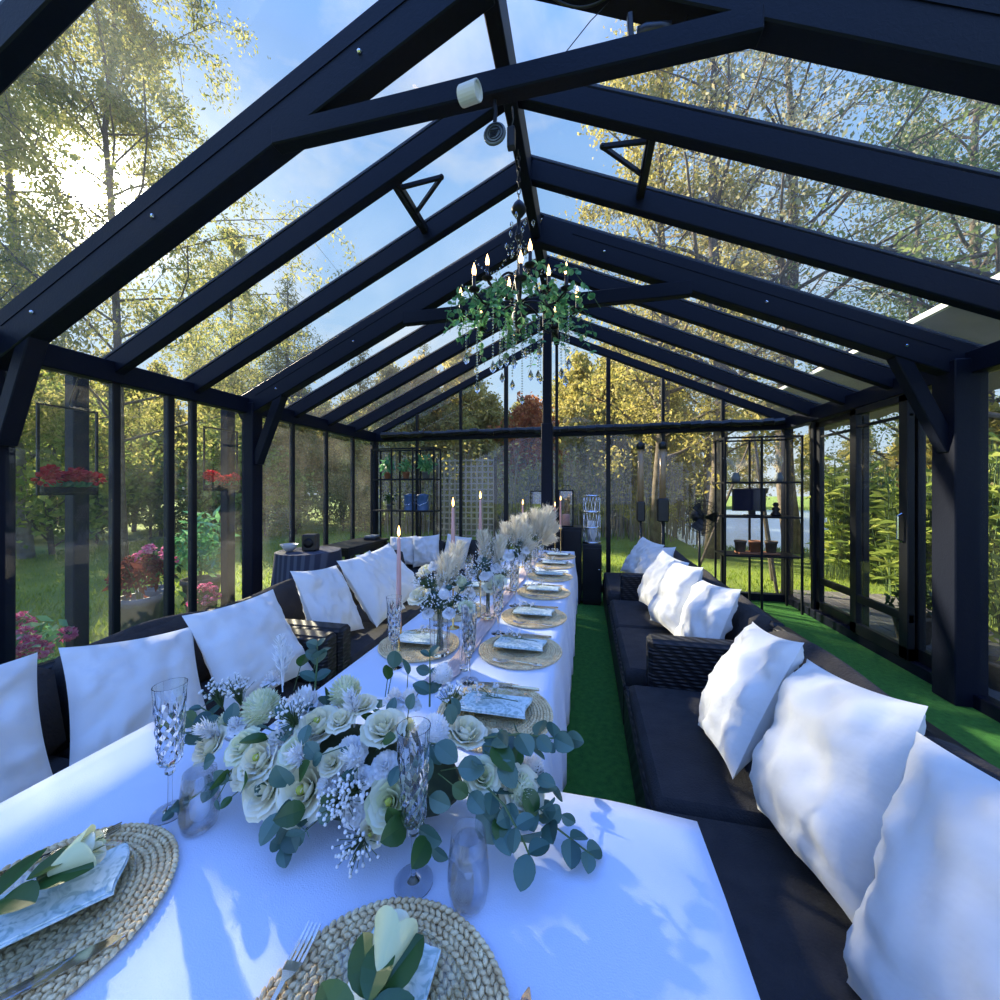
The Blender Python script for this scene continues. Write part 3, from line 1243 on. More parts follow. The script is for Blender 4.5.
def rose_head(r=.03, seed=0, openness=1., heart=True, mats=('cream', 'lime')):
    """open rose: spiral of cupped petals round a tight heart; base at z=0, facing +z"""
    rs = random.Random(seed)
    m = MB()
    layers = [(.16, .82, .0, 3, 2.6), (.30, .88, .02, 3, 2.4), (.46, .90, .10, 4, 2.0), (.64, .86, .20, 5, 1.7), (.82, .74, .34, 5, 1.6), (.95, .56, .46, 6, 1.4)]
    for i, (rf, hf, op, n, w) in enumerate(layers):
        m.cur = 0
        for j in range(n):
            a = 2 * PI * j / n + i * .7 + rs.uniform(-.15, .15)
            petal_cup(m, r * rf, r * 1.25 * hf, r * op * openness, a, w, curl=.25 * openness * (i > 2))
    if heart:
        m.cur = 1
        m.ball((0, 0, r * .80), r * .20, 8, 5, (1, 1, 1.1))
    m.cur = 2
    m.lathe([(1e-6, -r * .15), (r * .3, -r * .05), (r * .45, r * .15)], 8)
    return m


def mum_head(r=.03, seed=0):
    """pompon chrysanthemum: a ball of small cupped petals"""
    rs = random.Random(seed)
    m = MB()
    m.ball((0, 0, r * .62), r * .62, 8, 6)
    n = 190
    for i in range(n):
        z = 1 - 1.65 * (i + .5) / n
        a = i * 2.39996
        s = math.sqrt(max(0, 1 - z * z))
        d = Vector((s * math.cos(a), s * math.sin(a), z))
        t = d.cross(Vector((0, 0, 1)))
        if t.length < .01:
            t = Vector((1, 0, 0))
        t.normalize()
        b = t.cross(d)
        c = Vector((0, 0, r * .62))
        w = r * (.075 + .10 * (1 - z) * .5)
        o = c + d * r * .56
        L = r * rs.uniform(.30, .40)
        up = d * L + Vector((0, 0, 1)) * L * .25
        m.add([o - t * w * .6, o + t * w * .6, o + up * .6 + t * w + d * 0, o + up + b * w * .3, o + up * .6 - t * w], [(0, 1, 2, 3, 4)])
    return m


def ruffle_head(r=.03, seed=0):
    """carnation / lisianthus: ruffled fans in rising layers"""
    rs = random.Random(seed)
    m = MB()
    for L in range(5):
        rr = r * (1 - .17 * L)
        zz = r * (.30 + .17 * L)
        for j in range(6):
            a0 = 2 * PI * j / 6 + L * .5 + rs.uniform(-.2, .2)

            def fn(u, v):
                a = a0 + (u - .5) * 1.35
                ru = rr * (.15 + .85 * v) * (1 - .12 * (2 * u - 1) ** 2 * v)
                z = zz * (v ** .8) + .13 * r * math.sin(u * 16 + j + L) * v * v - .10 * r * v * v * (4 - L)
                return (ru * math.cos(a), ru * math.sin(a), z)
            m.grid(fn, 7, 3)
    m.lathe([(1e-6, -r * .2), (r * .25, 0), (r * .35, r * .25)], 8)
    return m


def leaf_quad(m, base, d, n, L, W, fold=.15, pts=5):
    """an oval leaf of two halves folded at the midrib"""
    d = d.normalized()
    s = d.cross(n).normalized()
    n = s.cross(d)
    prof = [(0, .06), (.08, .42), (.22, .80), (.42, 1.), (.62, .95), (.80, .70), (.93, .36), (1., .02)]
    mid = [base + d * L * t - n * L * .18 * t * t for t, w in prof]
    for sg in (-1, 1):
        vs = []
        for (t, w), q in zip(prof, mid):
            vs += [q, q + s * sg * W * .5 * w + n * fold * W * .5 * w]
        fs = [(2 * i, 2 * i + 2, 2 * i + 3, 2 * i + 1) if sg < 0 else (2 * i, 2 * i + 1, 2 * i + 3, 2 * i + 2) for i in range(7)]
        m.add(vs, fs)


def setting_rose(loc, yaw, label, group, scale=1.):
    """a single long rosebud with leaves, lying along local +y (head at +y)"""
    t = empty('rose', loc, (0, 0, yaw), label=label, cat='flower', group=group)
    m = MB()
    for L, (rf, n, w) in enumerate(((.35, 3, 2.8), (.62, 3, 2.7), (.86, 3, 2.5))):
        for j in range(n):
            petal_cup(m, .021 * rf, .054 * (1 - .06 * L), .004 * L, 2.1 * j + L, w, n=6, k=6, curl=-.02, tip=.10)
    m.xform(Matrix.Translation((0, .02, .024)) @ Matrix.Rotation(rad(-72), 4, 'X'))
    m.build('bloom', M['greenwhite'], t, True)
    m = MB()
    m.tube([(0, .026, .023), (0, 0, .017), (.004, -.05, .012), (.0, -.12, .007)], [.004, .0026, .0024, .0022], 6)
    st = m.build('stem', M['stem'], t)
    for i, (x, y, ang, L, W, zz) in enumerate(((.004, .01, 62, .062, .040, .020), (-.004, .008, 128, .058, .036, .020), (.0, -.02, 38, .056, .036, .016), (-.003, -.028, 150, .064, .038, .017), (.0, .0, 95, .052, .034, .028), (.0, .03, 80, .045, .008, .03), (.0, .03, 108, .045, .008, .03))):
        m = MB()
        d = Vector((math.cos(rad(ang)), math.sin(rad(ang)), .30))
        leaf_quad(m, Vector((x, y, zz)), d, Vector((0, -.3, 1)), L, W, .25)
        m.build('leaf', M['leafgreen'], t)
    t.scale = (scale,) * 3
    return t


def sprig(loc, yaw, label, group):
    """small spray of white gypsophila lying on a napkin"""
    rs = random.Random(label)
    t = empty('gypsophila_sprig', loc, (0, 0, yaw), label=label, cat='flower', group=group)
    st, fl = MB(), MB()
    st.tube([(0, -.07, .004), (0, .0, .008)], .0014, 5)
    for i in range(16):
        p1 = Vector((rs.uniform(-.035, .035), rs.uniform(.0, .085), rs.uniform(.006, .034)))
        st.tube([(0, rs.uniform(-.03, .02), .007), p1 * .6 + Vector((0, 0, .004)), p1], .0008, 3)
        for k in range(3):
            fl.ball(p1 + Vector((rs.uniform(-.006, .006), rs.uniform(-.006, .006), rs.uniform(-.002, .006))), rs.uniform(.0026, .0042), 5, 3)
    st.build('stem', M['stem'], t)
    fl.build('florets', M['white'], t)
    return t


ORD = ['nearest', 'second', 'third', 'fourth', 'fifth', 'sixth', 'seventh']


def put(me, name, loc, rz_, label, cat, group):
    return tag(link(name, me, None, loc, (0, 0, rz_)), label, cat, group)


# mats on the right (seen from the head table) and on the left of the long table
rows_r = [1.10, 1.555, 1.985, 2.47, 2.93, 3.38, 3.83]
rows_l = [1.52, 1.985, 2.47, 2.93]
G_M, G_P, G_N = 'round woven straw placemats', 'clear glass plates', 'folded toile napkins'
G_F, G_K, G_FL, G_T, G_R, G_S = 'forks', 'knives', 'crystal champagne flutes', 'glass tumblers', 'single roses on the napkins', 'white sprigs on the napkins'


def setting(cx, cy, ang, where, full, flower, flute=None, tumbler=None, nap_ang=0., seedrot=0.):
    """ang: direction the guest looks, turned from +y"""
    z = TZ + .003
    put(MAT, 'placemat', (cx, cy, z), seedrot, 'round braided straw placemat %s' % where, 'placemat', G_M)
    zp = z + .0116
    put(PLATE, 'glass_plate', (cx, cy, zp), 0, 'beaded clear glass plate %s' % where, 'plate', G_P)
    zn = zp + .0160
    put(NAP, 'napkin', (cx, cy, zn), ang + nap_ang, 'folded blue-green napkin %s' % where, 'napkin', G_N)
    R2 = Matrix.Rotation(ang, 3, 'Z')
    zc = zn + .015
    if flower == 'rose':
        setting_rose((cx + (R2 @ Vector((0, -.005, 0))).x, cy + (R2 @ Vector((0, -.005, 0))).y, zc), ang + nap_ang, 'cream rosebud on the napkin %s' % where, G_R, 1.15)
    else:
        sprig((cx, cy, zc), ang + nap_ang, 'white sprig on the napkin %s' % where, G_S)
    return z, R2


# the two settings of the head table
z, R2 = setting(.155, .40, 0, 'of the setting at the bottom edge', True, 'rose', nap_ang=.02)
p = put(FORK, 'fork', (.022, .305, TZ + .0152), rad(5), 'steel fork left of the rosebud at the bottom edge', 'fork', G_F)
put(KNIFE, 'knife', (.300, .28, TZ + .0152), rad(-7), 'steel knife right of the rosebud at the bottom edge', 'knife', G_K)
a = rad(-38)
z, R2 = setting(-.425, .41, a, 'of the setting at the left edge', True, 'rose', nap_ang=0., seedrot=.4)
put(FORK, 'fork', (-.595, .41, TZ + .0152), a + rad(-2), 'steel fork beyond the napkin at the left edge', 'fork', G_F)
put(KNIFE, 'knife', (-.395, .255, TZ + .0152), a + rad(0), 'steel knife along the near side of the left edge setting', 'knife', G_K)
put(FLUTE, 'champagne_flute', (-.44, .60 + .02, TZ + .002), .2, 'cut crystal flute before the grey-white left cushions', 'champagne flute', G_FL)
put(TUMB, 'tumbler', (-.345, .605, TZ + .002), .0, 'clear tumbler left of the white bouquet', 'tumbler', G_T)
put(FLUTE, 'champagne_flute', (.115, .60, TZ + .002), .5, 'cut crystal flute standing in front of the big bouquet', 'champagne flute', G_FL)
put(TUMB, 'tumbler', (.215, .592, TZ + .002), .0, 'clear tumbler under the trailing eucalyptus', 'tumbler', G_T)

for i, y in enumerate(rows_r):
    where = 'at the %s place from the bouquet, aisle side' % ORD[i]
    setting(.138, y, rad(90), where, False, 'sprig', seedrot=i * .7)
    put(FLUTE, 'champagne_flute', (.005, y + .172, TZ + .002), i * .3, 'crystal flute %s' % where, 'champagne flute', G_FL)
    put(FORK, 'fork', (.245, y - .138, TZ + .0152), rad(90), 'steel fork %s' % where, 'fork', G_F)
    put(KNIFE, 'knife', (.255, y + .138, TZ + .0152), rad(90), 'steel knife %s' % where, 'knife', G_K)
for i, y in enumerate(rows_l):
    where = 'at the %s place from the bouquet, sofa side' % ORD[i]
    setting(-.295, y, rad(-90), where, False, 'sprig', seedrot=i * .9)
    put(FLUTE, 'champagne_flute', (-.305 + .0, y - .205, TZ + .002), i * .4, 'crystal flute %s' % where, 'champagne flute', G_FL)
# ================================================================= flowers, runner, candles
FL= [('rose', -0.393, 0.655, 0.889, 0.0303, (-0.33, -0.76, 0.55)), ('mum', -0.306, 0.709, 0.954, 0.0446, (-0.19, -0.3, 0.93)), ('ruffle', -0.22, 0.742, 0.973, 0.0534, (-0.1, -0.1, 0.99)), ('rose', -0.137, 0.676, 0.96, 0.0362, (-0.03, -0.45, 0.89)), ('mum', -0.133, 0.767, 0.979, 0.0403, (-0.03, 0.04, 1.0)), ('rose', 0.003, 0.696, 0.964, 0.0333, (0.09, -0.35, 0.93)), ('ruffle', -0.047, 0.65, 0.943, 0.0341, (0.05, -0.6, 0.8)), ('ruffle', -0.21, 0.648, 0.936, 0.0309, (-0.1, -0.63, 0.77)), ('rose', -0.232, 0.623, 0.906, 0.0347, (-0.12, -0.81, 0.58)), ('rose', -0.289, 0.64, 0.914, 0.0265, (-0.18, -0.73, 0.66)), ('rose', -0.201, 0.599, 0.862, 0.0355, (-0.09, -0.97, 0.24)), ('rose', -0.112, 0.6, 0.88, 0.0411, (-0.01, -0.93, 0.37)), ('ruffle', -0.067, 0.607, 0.895, 0.028, (0.03, -0.88, 0.48)), ('ruffle', -0.01, 0.596, 0.854, 0.025, (0.08, -0.98, 0.19)), ('rose', 0.06, 0.612, 0.879, 0.0355, (0.15, -0.91, 0.38)), ('ruffle', 0.033, 0.642, 0.928, 0.0307, (0.12, -0.68, 0.72)), ('mum', 0.106, 0.712, 0.955, 0.0353, (0.19, -0.28, 0.94)), ('rose', 0.166, 0.745, 0.947, 0.0338, (0.27, -0.1, 0.96)), ('ruffle', 0.009, 0.804, 0.97, 0.0324, (0.09, 0.24, 0.97)), ('mum', 0.063, 0.872, 0.987, 0.0316, (0.11, 0.48, 0.87)), ('rose', 0.291, 0.702, 0.866, 0.033, (0.63, -0.6, 0.49)), ('rose', 0.216, 0.68, 0.904, 0.0262, (0.37, -0.6, 0.71)), ('rose', -0.256, 0.612, 0.88, 0.023, (-0.15, -0.91, 0.4)), ('ruffle', -0.378, 0.818, 0.966, 0.0271, (-0.23, 0.31, 0.92)), ('rose', -0.091, 0.689, 0.966, 0.0218, (0.01, -0.37, 0.93)), ('rose', -0.068, 0.627, 0.923, 0.02, (0.03, -0.74, 0.67)), ('ruffle', -0.142, 0.651, 0.944, 0.0257, (-0.04, -0.6, 0.8)), ('rose', -0.069, 0.734, 0.978, 0.0229, (0.03, -0.14, 0.99)), ('ruffle', -0.022, 0.792, 0.975, 0.0269, (0.06, 0.17, 0.98)), ('ruffle', 0.096, 0.677, 0.942, 0.0248, (0.18, -0.49, 0.85)), ('rose', -0.156, 0.633, 0.928, 0.023, (-0.05, -0.71, 0.7)), ('ruffle', -0.001, 0.621, 0.91, 0.0215, (0.09, -0.8, 0.59)), ('rose', 0.033, 0.598, 0.827, 0.0186, (0.13, -0.99, -0.02)), ('ruffle', -0.35, 0.68, 0.929, 0.0231, (-0.25, -0.52, 0.82))]
SM= [('g', -0.478, 0.764, 0.912, (-0.49, 0.03, 0.87)), ('g', -0.409, 0.752, 0.934, (-0.34, -0.06, 0.94)), ('g', -0.185, 0.671, 0.954, (-0.07, -0.49, 0.87)), ('g', -0.003, 0.612, 0.895, (0.09, -0.87, 0.49)), ('g', 0.019, 0.597, 0.82, (0.11, -0.99, -0.08)), ('g', 0.111, 0.79, 0.958, (0.19, 0.18, 0.97)), ('g', -0.018, 0.602, 0.877, (0.08, -0.93, 0.35)), ('p', -0.129, 0.622, 0.917, (-0.03, -0.78, 0.63)), ('p', -0.079, 0.709, 0.973, (0.02, -0.27, 0.96)), ('p', -0.351, 0.831, 0.984, (-0.18, 0.33, 0.93)), ('p', -0.015, 0.631, 0.923, (0.08, -0.73, 0.68)), ('p', -0.39, 0.664, 0.901, (-0.32, -0.69, 0.65))]
LV= [(-0.51, 0.725, 0.877, 0.045, (-0.68, -0.37, 0.63)), (-0.336, 0.629, 0.879, 0.035, (-0.25, -0.87, 0.42)), (-0.286, 0.613, 0.869, 0.034, (-0.18, -0.93, 0.32)), (-0.286, 0.607, 0.825, 0.022, (-0.19, -0.98, -0.04)), (-0.26, 0.602, 0.839, 0.022, (-0.16, -0.99, 0.07)), (-0.133, 0.649, 0.943, 0.034, (-0.03, -0.61, 0.79)), (-0.104, 0.632, 0.929, 0.036, (-0.0, -0.71, 0.7)), (-0.087, 0.625, 0.921, 0.029, (0.01, -0.76, 0.65)), (-0.303, 0.838, 0.983, 0.044, (-0.15, 0.37, 0.92)), (-0.266, 0.847, 0.99, 0.049, (-0.12, 0.38, 0.92)), (-0.102, 0.591, 0.816, 0.041, (-0.0, -0.99, -0.1)), (-0.081, 0.59, 0.83, 0.041, (0.02, -1.0, -0.0)), (-0.043, 0.599, 0.874, 0.037, (0.05, -0.94, 0.33)), (-0.044, 0.595, 0.86, 0.034, (0.05, -0.97, 0.22)), (-0.068, 0.868, 0.993, 0.047, (0.02, 0.46, 0.89)), (-0.034, 0.865, 0.98, 0.042, (0.05, 0.48, 0.88)), (-0.08, 0.856, 0.965, 0.038, (0.02, 0.48, 0.87)), (0.144, 0.678, 0.93, 0.05, (0.24, -0.52, 0.82)), (0.114, 0.65, 0.917, 0.042, (0.21, -0.69, 0.7)), (0.192, 0.675, 0.911, 0.049, (0.32, -0.6, 0.73)), (0.241, 0.712, 0.911, 0.058, (0.42, -0.38, 0.83)), (0.254, 0.698, 0.895, 0.05, (0.47, -0.53, 0.71)), (0.235, 0.655, 0.844, 0.067, (0.44, -0.88, 0.15)), (0.284, 0.688, 0.807, 0.07, (0.61, -0.73, -0.31)), (0.295, 0.699, 0.855, 0.046, (0.67, -0.66, 0.34)), (0.264, 0.673, 0.852, 0.038, (0.53, -0.81, 0.26)), (0.315, 0.736, 0.864, 0.037, (0.8, -0.29, 0.53)), (0.208, 0.653, 0.876, 0.041, (0.37, -0.81, 0.45)), (0.181, 0.651, 0.891, 0.034, (0.31, -0.77, 0.55)), (0.129, 0.742, 0.956, 0.039, (0.21, -0.11, 0.97)), (0.129, 0.77, 0.957, 0.036, (0.22, 0.06, 0.97)), (0.299, 0.768, 0.886, 0.031, (0.66, 0.09, 0.75)), (0.034, 0.666, 0.946, 0.029, (0.12, -0.53, 0.84)), (-0.326, 0.757, 0.958, 0.036, (-0.21, -0.02, 0.98)), (-0.216, 0.681, 0.957, 0.032, (-0.1, -0.43, 0.9)), (0.04, 0.74, 0.971, 0.032, (0.12, -0.11, 0.99)), (0.024, 0.854, 0.948, 0.037, (0.11, 0.52, 0.84)), (0.149, 0.634, 0.881, 0.04, (0.26, -0.86, 0.44)), (0.137, 0.618, 0.839, 0.046, (0.25, -0.96, 0.08)), (0.153, 0.624, 0.81, 0.033, (0.28, -0.95, -0.18)), (0.093, 0.612, 0.862, 0.033, (0.19, -0.95, 0.26)), (0.332, 0.763, 0.827, 0.034, (1.0, 0.04, -0.06)), (0.357, 0.739, 0.807, 0.029, (0.89, -0.26, -0.37))]

HEADS = {'rose': (rose_head, 'rose'), 'mum': (mum_head, 'chrysanthemum'), 'ruffle': (ruffle_head, 'carnation')}


def head_obj(kind, r, seed, pos, nrm, parent, upbias=.35, whiter=None):
    fn, nm = HEADS[kind]
    rs = random.Random(seed * 13 + 5)
    if kind == 'rose':
        mm = fn(r, seed, rs.uniform(.7, 1.2), heart=rs.random() < .6)
        mats = [M[whiter or rs.choice(['cream', 'cream', 'greenwhite'])], M['lime'], M['stem']]
    else:
        mm = fn(r, seed)
        mats = [M[whiter or (rs.choice(['greenwhite', 'white']) if kind == 'mum' else 'white')]]
    d = (Vector(nrm) + Vector((0, 0, upbias))).normalized()
    q = Vector((0, 0, 1)).rotation_difference(d)
    o = mm.build(nm, mats, parent, kind != 'mum', loc=Vector(pos) - d * r * .9)
    o.rotation_euler = q.to_euler()
    return o


def gyp_spray(c, d, n, R_, seed, parent, name='gypsophila_spray', fs=.0030, thin=False):
    rs = random.Random(seed)
    m = MB()
    c, d = Vector(c), Vector(d).normalized()
    m.cur = 1
    for i in range(n):
        v = Vector((rs.gauss(0, 1), rs.gauss(0, 1), rs.gauss(0, 1))).normalized() * R_ * rs.uniform(.35, 1)
        if v.dot(d) < -.2 * R_:
            v = -v
        p1 = c + v + d * R_ * .3
        m.cur = 1
        m.tube([c - d * R_ * .7, c + v * .4, p1], .0007, 3, False)
        m.cur = 0
        m.ball(p1, fs * rs.uniform(.7, 1.25), 6, 4)
    return m.build(name, [M['white'], M['stem']], parent, True)


def eucalyptus(pts, n, size, seed, parent, name='eucalyptus_sprig', mat_='euc', w=.85):
    """stem through pts with pairs of round leaves"""
    rs = random.Random(seed)
    m = MB()
    pts = [Vector(p) for p in pts]
    m.cur = 1
    m.tube(pts, [.0024 - .0012 * i / len(pts) for i in range(len(pts))], 5)
    m.cur = 0
    for i in range(n):
        t = (i + .6) / n * (len(pts) - 1)
        k = min(int(t), len(pts) - 2)
        p = pts[k].lerp(pts[k + 1], t - k)
        d = (pts[k + 1] - pts[k]).normalized()
        side = d.cross(Vector((0, 0, 1)))
        if side.length < .1:
            side = Vector((1, 0, 0))
        side.normalize()
        for sg in (-1, 1):
            dd = (d * rs.uniform(.2, .8) + side * sg + Vector((0, -.2, rs.uniform(-.3, .6)))).normalized()
            nn = Vector((rs.uniform(-.5, .5), rs.uniform(-.9, -.1), rs.uniform(.4, 1)))
            L = size * rs.uniform(.75, 1.2) * (1 - .35 * i / n)
            leaf_quad(m, p, dd, nn, L, L * w * rs.uniform(.85, 1.1), rs.uniform(.05, .3))
    return m.build(name, [M[mat_], M['stem']], parent)


def plume(base, tip, R_, n, seed, parent, name='pampas_plume', mat_='plume'):
    """feathery grass plume: fine strands fanning from a bowed stem"""
    rs = random.Random(seed)
    m = MB()
    base, tip = Vector(base), Vector(tip)
    d = tip - base
    L = d.length
    dn = d.normalized()
    bow = dn.cross(Vector((0, 0, 1)))
    bow = (bow if bow.length > .05 else Vector((1, 0, 0))).normalized() * L * rs.uniform(-.08, .08)

    def at(t):
        return base + d * t + bow * math.sin(t * PI)
    m.tube([at(i / 5) for i in range(6)], [.0022, .002, .0018, .0015, .001, .0006], 4)
    for i in range(n):
        t = .28 + .72 * rs.random()
        p = at(t)
        env = R_ * math.sin(min(1., (t - .2) / .8 * 1.05) * PI) ** .6 + .1 * R_
        v = Vector((rs.gauss(0, 1), rs.gauss(0, 1), rs.gauss(0, 1)))
        v = (v - dn * v.dot(dn)).normalized()
        ln = env * rs.uniform(.6, 1.5)
        q = p + v * ln * .75 + dn * ln * rs.uniform(.6, 1.2)
        mid = p.lerp(q, .55) + v * ln * .12
        w = v.cross(dn) * rs.uniform(.0008, .0016) + dn * .0006
        m.add([p - w, p + w, mid + w * 1.3, q, mid - w * 1.3], [(0, 1, 2, 3, 4)])
    return m.build(name, M[mat_], parent)


# ---------------------------------------------------------------- the big arrangement on the head table
bq = empty('flower_arrangement', (-.08, .72, TZ + .002), label='large low arrangement of cream roses, pompons and eucalyptus on the head table', cat='flower arrangement')
O = Vector((-.08, .72, TZ + .002))
m = MB()
m.ball((0, 0, .075), .075, 14, 8, (3.3, 1.25, 1.0))
m.build('moss_base', M['foam'], bq, True)
for i, (k, x, y, z, r, nr) in enumerate(FL):
    head_obj(k, r, i + 1, Vector((x, y, z)) - O, nr, bq)
# a second, deeper row so that no gap shows from the side or the back
rs = random.Random(77)
for i in range(26):
    a = 2 * PI * i / 26
    x, y = .36 * math.cos(a) + rs.uniform(-.03, .03), .125 * math.sin(a) + .02 + rs.uniform(-.02, .02)
    z = .10 + rs.uniform(-.02, .035)
    if math.sin(a) > -.35:
        head_obj(rs.choice(['rose', 'ruffle', 'mum']), rs.uniform(.024, .032), 100 + i, (x, y, z), (math.cos(a), 2 * math.sin(a), .7), bq)
for i, (k, x, y, z, nr) in enumerate(SM):
    c, nr = Vector((x, y, z)) - O, Vector(nr)
    if k == 'g':
        gyp_spray(c + nr * .006, nr + Vector((0, 0, .3)), 60, .040, i, bq)
    else:
        plume(c - nr * .05, c + nr * .030 + Vector((0, 0, .012)), .020, 160, i, bq, 'pampas_tuft', 'white')
plume(Vector((-.33, .80, .93)) - O, Vector((-.375, .84, 1.055)) - O, .018, 150, 50, bq, 'pampas_tuft', 'white')
groups = {}
m = MB()
rs = random.Random(5)
for i, (x, y, z, L, nr) in enumerate(LV):
    nr = Vector(nr)
    p = Vector((x, y, z)) - O
    d = (Vector((rs.uniform(-1, 1), rs.uniform(-.3, .3), rs.uniform(-1, .5))) + nr * .4)
    if x > .1:
        d = Vector((rs.uniform(.2, .9), rs.uniform(-.5, .1), rs.uniform(-1., .1)))
    if x < -.45:
        d = Vector((-.8, -.1, .5))
    if z > .96:
        d = Vector((rs.uniform(-.6, .6), .1, 1))
    d.normalize()
    q = MB()
    q.cur = 0
    base = p + nr * .014 - d * L * .5
    leaf_quad(q, base, d, nr, L, L * .82, .18)
    q.cur = 1
    q.tube([base - d * .03 - nr * .03, base], .0012, 4)
    q.build('eucalyptus_leaf', [M['euc' if i % 4 else 'leafgreen'], M['stem']], bq)
# dark leaves filling the gaps between the blooms
rs = random.Random(15)
for i in range(96):
    u, v = rs.uniform(-1, 1), rs.uniform(0, 2 * PI)
    sx = math.sqrt(1 - u * u)
    q0 = Vector((.40 * u, .148 * sx * math.cos(v), .07 + .125 * sx * math.sin(v)))
    if q0.z < .05:
        continue
    nr = Vector((q0.x / .16, q0.y / .022, (q0.z - .07) / .0156)).normalized()
    q = MB()
    L_ = rs.uniform(.035, .055)
    leaf_quad(q, q0 - nr * .012, nr + Vector((rs.gauss(0, .8), rs.gauss(0, .8), rs.gauss(0, .8))), nr + Vector((0, 0, .3)), L_, L_ * rs.uniform(.5, .85), .2)
    q.build('foliage_leaf', M[rs.choice(['euc', 'leafgreen', 'euc'])], bq)
for i, pts in enumerate([
    [(.20, .70, .87), (.27, .71, .845), (.33, .715, .81), (.38, .705, .790), (.415, .69, .783)],
    [(.20, .74, .93), (.27, .77, .93), (.33, .80, .91), (.37, .83, .90)],
    [(.20, .68, .90), (.26, .66, .87), (.30, .63, .84), (.315, .62, .82)],
    [(-.40, .72, .88), (-.47, .74, .89), (-.53, .75, .90)],
    [(-.10, .62, .86), (-.12, .585, .82), (-.125, .57, .79)],
    [(.05, .82, .93), (.03, .87, .98), (.02, .89, 1.03)],
    [(-.24, .80, .93), (-.27, .85, 1.0), (-.28, .86, 1.035)],
    [(-.30, .64, .86), (-.36, .60, .82), (-.40, .585, .79)],
    [(.18, .80, .90), (.27, .87, .86), (.33, .90, .83)]]):
    eucalyptus([Vector(p) - O for p in pts], 5 if i < 2 else 3, .05 if i < 3 else .038, i + 30, bq)

# ---------------------------------------------------------------- blush gauze runner
m = MB()
rs = random.Random(3)
NY, NXX = 150, 16


def gz(u, v):
    y = 1.16 + v * 2.75
    cx = -.079 + .008 * mnoise.noise(Vector((y * 2.3, 0, 3))) - (.06 if y < 1.3 else 0) * (1.3 - y) * 5
    a = (u - .5)
    w = .062 + .008 * mnoise.noise(Vector((y * 3.1, 4, 0)))
    z = TZ + .006 + (.019 + .022 * max(0., 1.6 - y)) * abs(mnoise.noise(Vector((a * 9 + .5 * math.sin(y * 6), y * 4.5, 1)))) + .010 * abs(mnoise.noise(Vector((a * 22, y * 9, 2)))) * (1 - abs(2 * a) ** 4)
    return (cx + a * w * 1.2, y, z)


m.grid(gz, NXX, NY)
tag(m.build('table_runner', M['gauze'], None, True), 'crumpled blush gauze runner along the middle of the long table', 'table runner')

# ---------------------------------------------------------------- vases and their flowers along the middle
G_V, G_B = 'glass vases along the runner', 'pampas and rose bunches in the vases'


def vase(x, y, h, r, label):
    m = MB()
    n = 18
    prof = [(1e-6, 0), (r * .80, 0), (r * .86, .006), (r * .9, h * .4), (r, h), (r * .93, h), (r * .84, h * .4), (r * .78, .012), (1e-6, .010)]
    m.lathe(prof, n, facet=lambda k, i: 1 + (.03 if k % 2 else -.02))
    return tag(m.build('glass_vase', M['cutglass'], None, False, loc=(x, y, TZ + .028)), label, 'vase', G_V)


def bunch(x, y, h, label, spec, seed):
    """spec: list of (kind, dx, dy, z, size); stems gather in the vase"""
    t = empty('flower_bunch', (x, y, TZ + .045), label=label, cat='flowers', group=G_B)
    rs = random.Random(seed)
    st = MB()
    for i, (k, dx, dy, z, s) in enumerate(spec):
        z = z - (TZ + .045)
        top = Vector((dx, dy, z))
        st.tube([(rs.uniform(-.014, .014), rs.uniform(-.014, .014), .0), (dx * .12, dy * .12, h), top * .8 + Vector((0, 0, .2 * z * 0)), top], .0011, 4)
        d = Vector((dx, dy - .16, .20)).normalized()
        if k in HEADS:
            head_obj(k, s, seed * 40 + i, top + d * s * .5, d, t)
        elif k == 'gyp':
            gyp_spray(top, d, 60, s, seed * 50 + i, t)
        elif k == 'pam':
            base = Vector((dx * .35, dy * .35, h))
            plume(base, top, s * 1.45, 620, seed * 60 + i, t)
        elif k == 'euc':
            eucalyptus([Vector((dx * .3, dy * .3, h)), top * .7 + Vector((0, 0, h * .4)), top], 6, s, seed * 70 + i, t)
    st.build('stems', M['stem'], t)
    return t


vase(-.155, 1.40, .17, .042, 'cut glass vase nearest the big bouquet on the long table')
bunch(-.155, 1.40, .16, 'roses, gypsophila and tall pampas in the vase nearest the big bouquet', [
    ('rose', -.075, -.02, 1.02, .034), ('rose', -.075, .05, 1.10, .032), ('euc', -.05, .03, 1.06, .036), ('euc', .03, -.01, 1.05, .036), ('mum', .03, -.03, 1.03, .024), ('pam', .02, .04, 1.17, .036), ('pam', .055, .10, 1.22, .034), ('mum', .07, .05, 1.06, .026),
    ('ruffle', .10, .08, 1.02, .026), ('gyp', -.02, -.03, .99, .060), ('gyp', .05, -.02, .97, .06), ('gyp', .11, .02, .98, .055), ('euc', -.03, -.02, 1.02, .034), ('euc', .08, .03, 1.0, .03), ('ruffle', .02, .0, 1.05, .02),
    ('gyp', -.05, -.01, 1.06, .055), ('gyp', .03, .04, 1.06, .06), ('ruffle', -.03, -.05, .97, .026), ('ruffle', .06, -.06, .98, .026), ('rose', .12, -.03, .99, .026), ('euc', -.08, -.02, .99, .032), ('euc', .12, .05, 1.06, .032), ('ruffle', -.04, .03, 1.13, .024), ('pam', .0, .08, 1.14, .030)], 1)
vase(-.02, 1.30, .15, .022, 'slim clear bud vase just behind the big bouquet')
bunch(-.02, 1.30, .14, 'single white delphinium and gypsophila in the slim bud vase', [('ruffle', .0, .0, .955, .022), ('ruffle', .004, .0, .985, .019), ('ruffle', .0, .0, 1.01, .016), ('gyp', .01, .01, .93, .035)], 2)
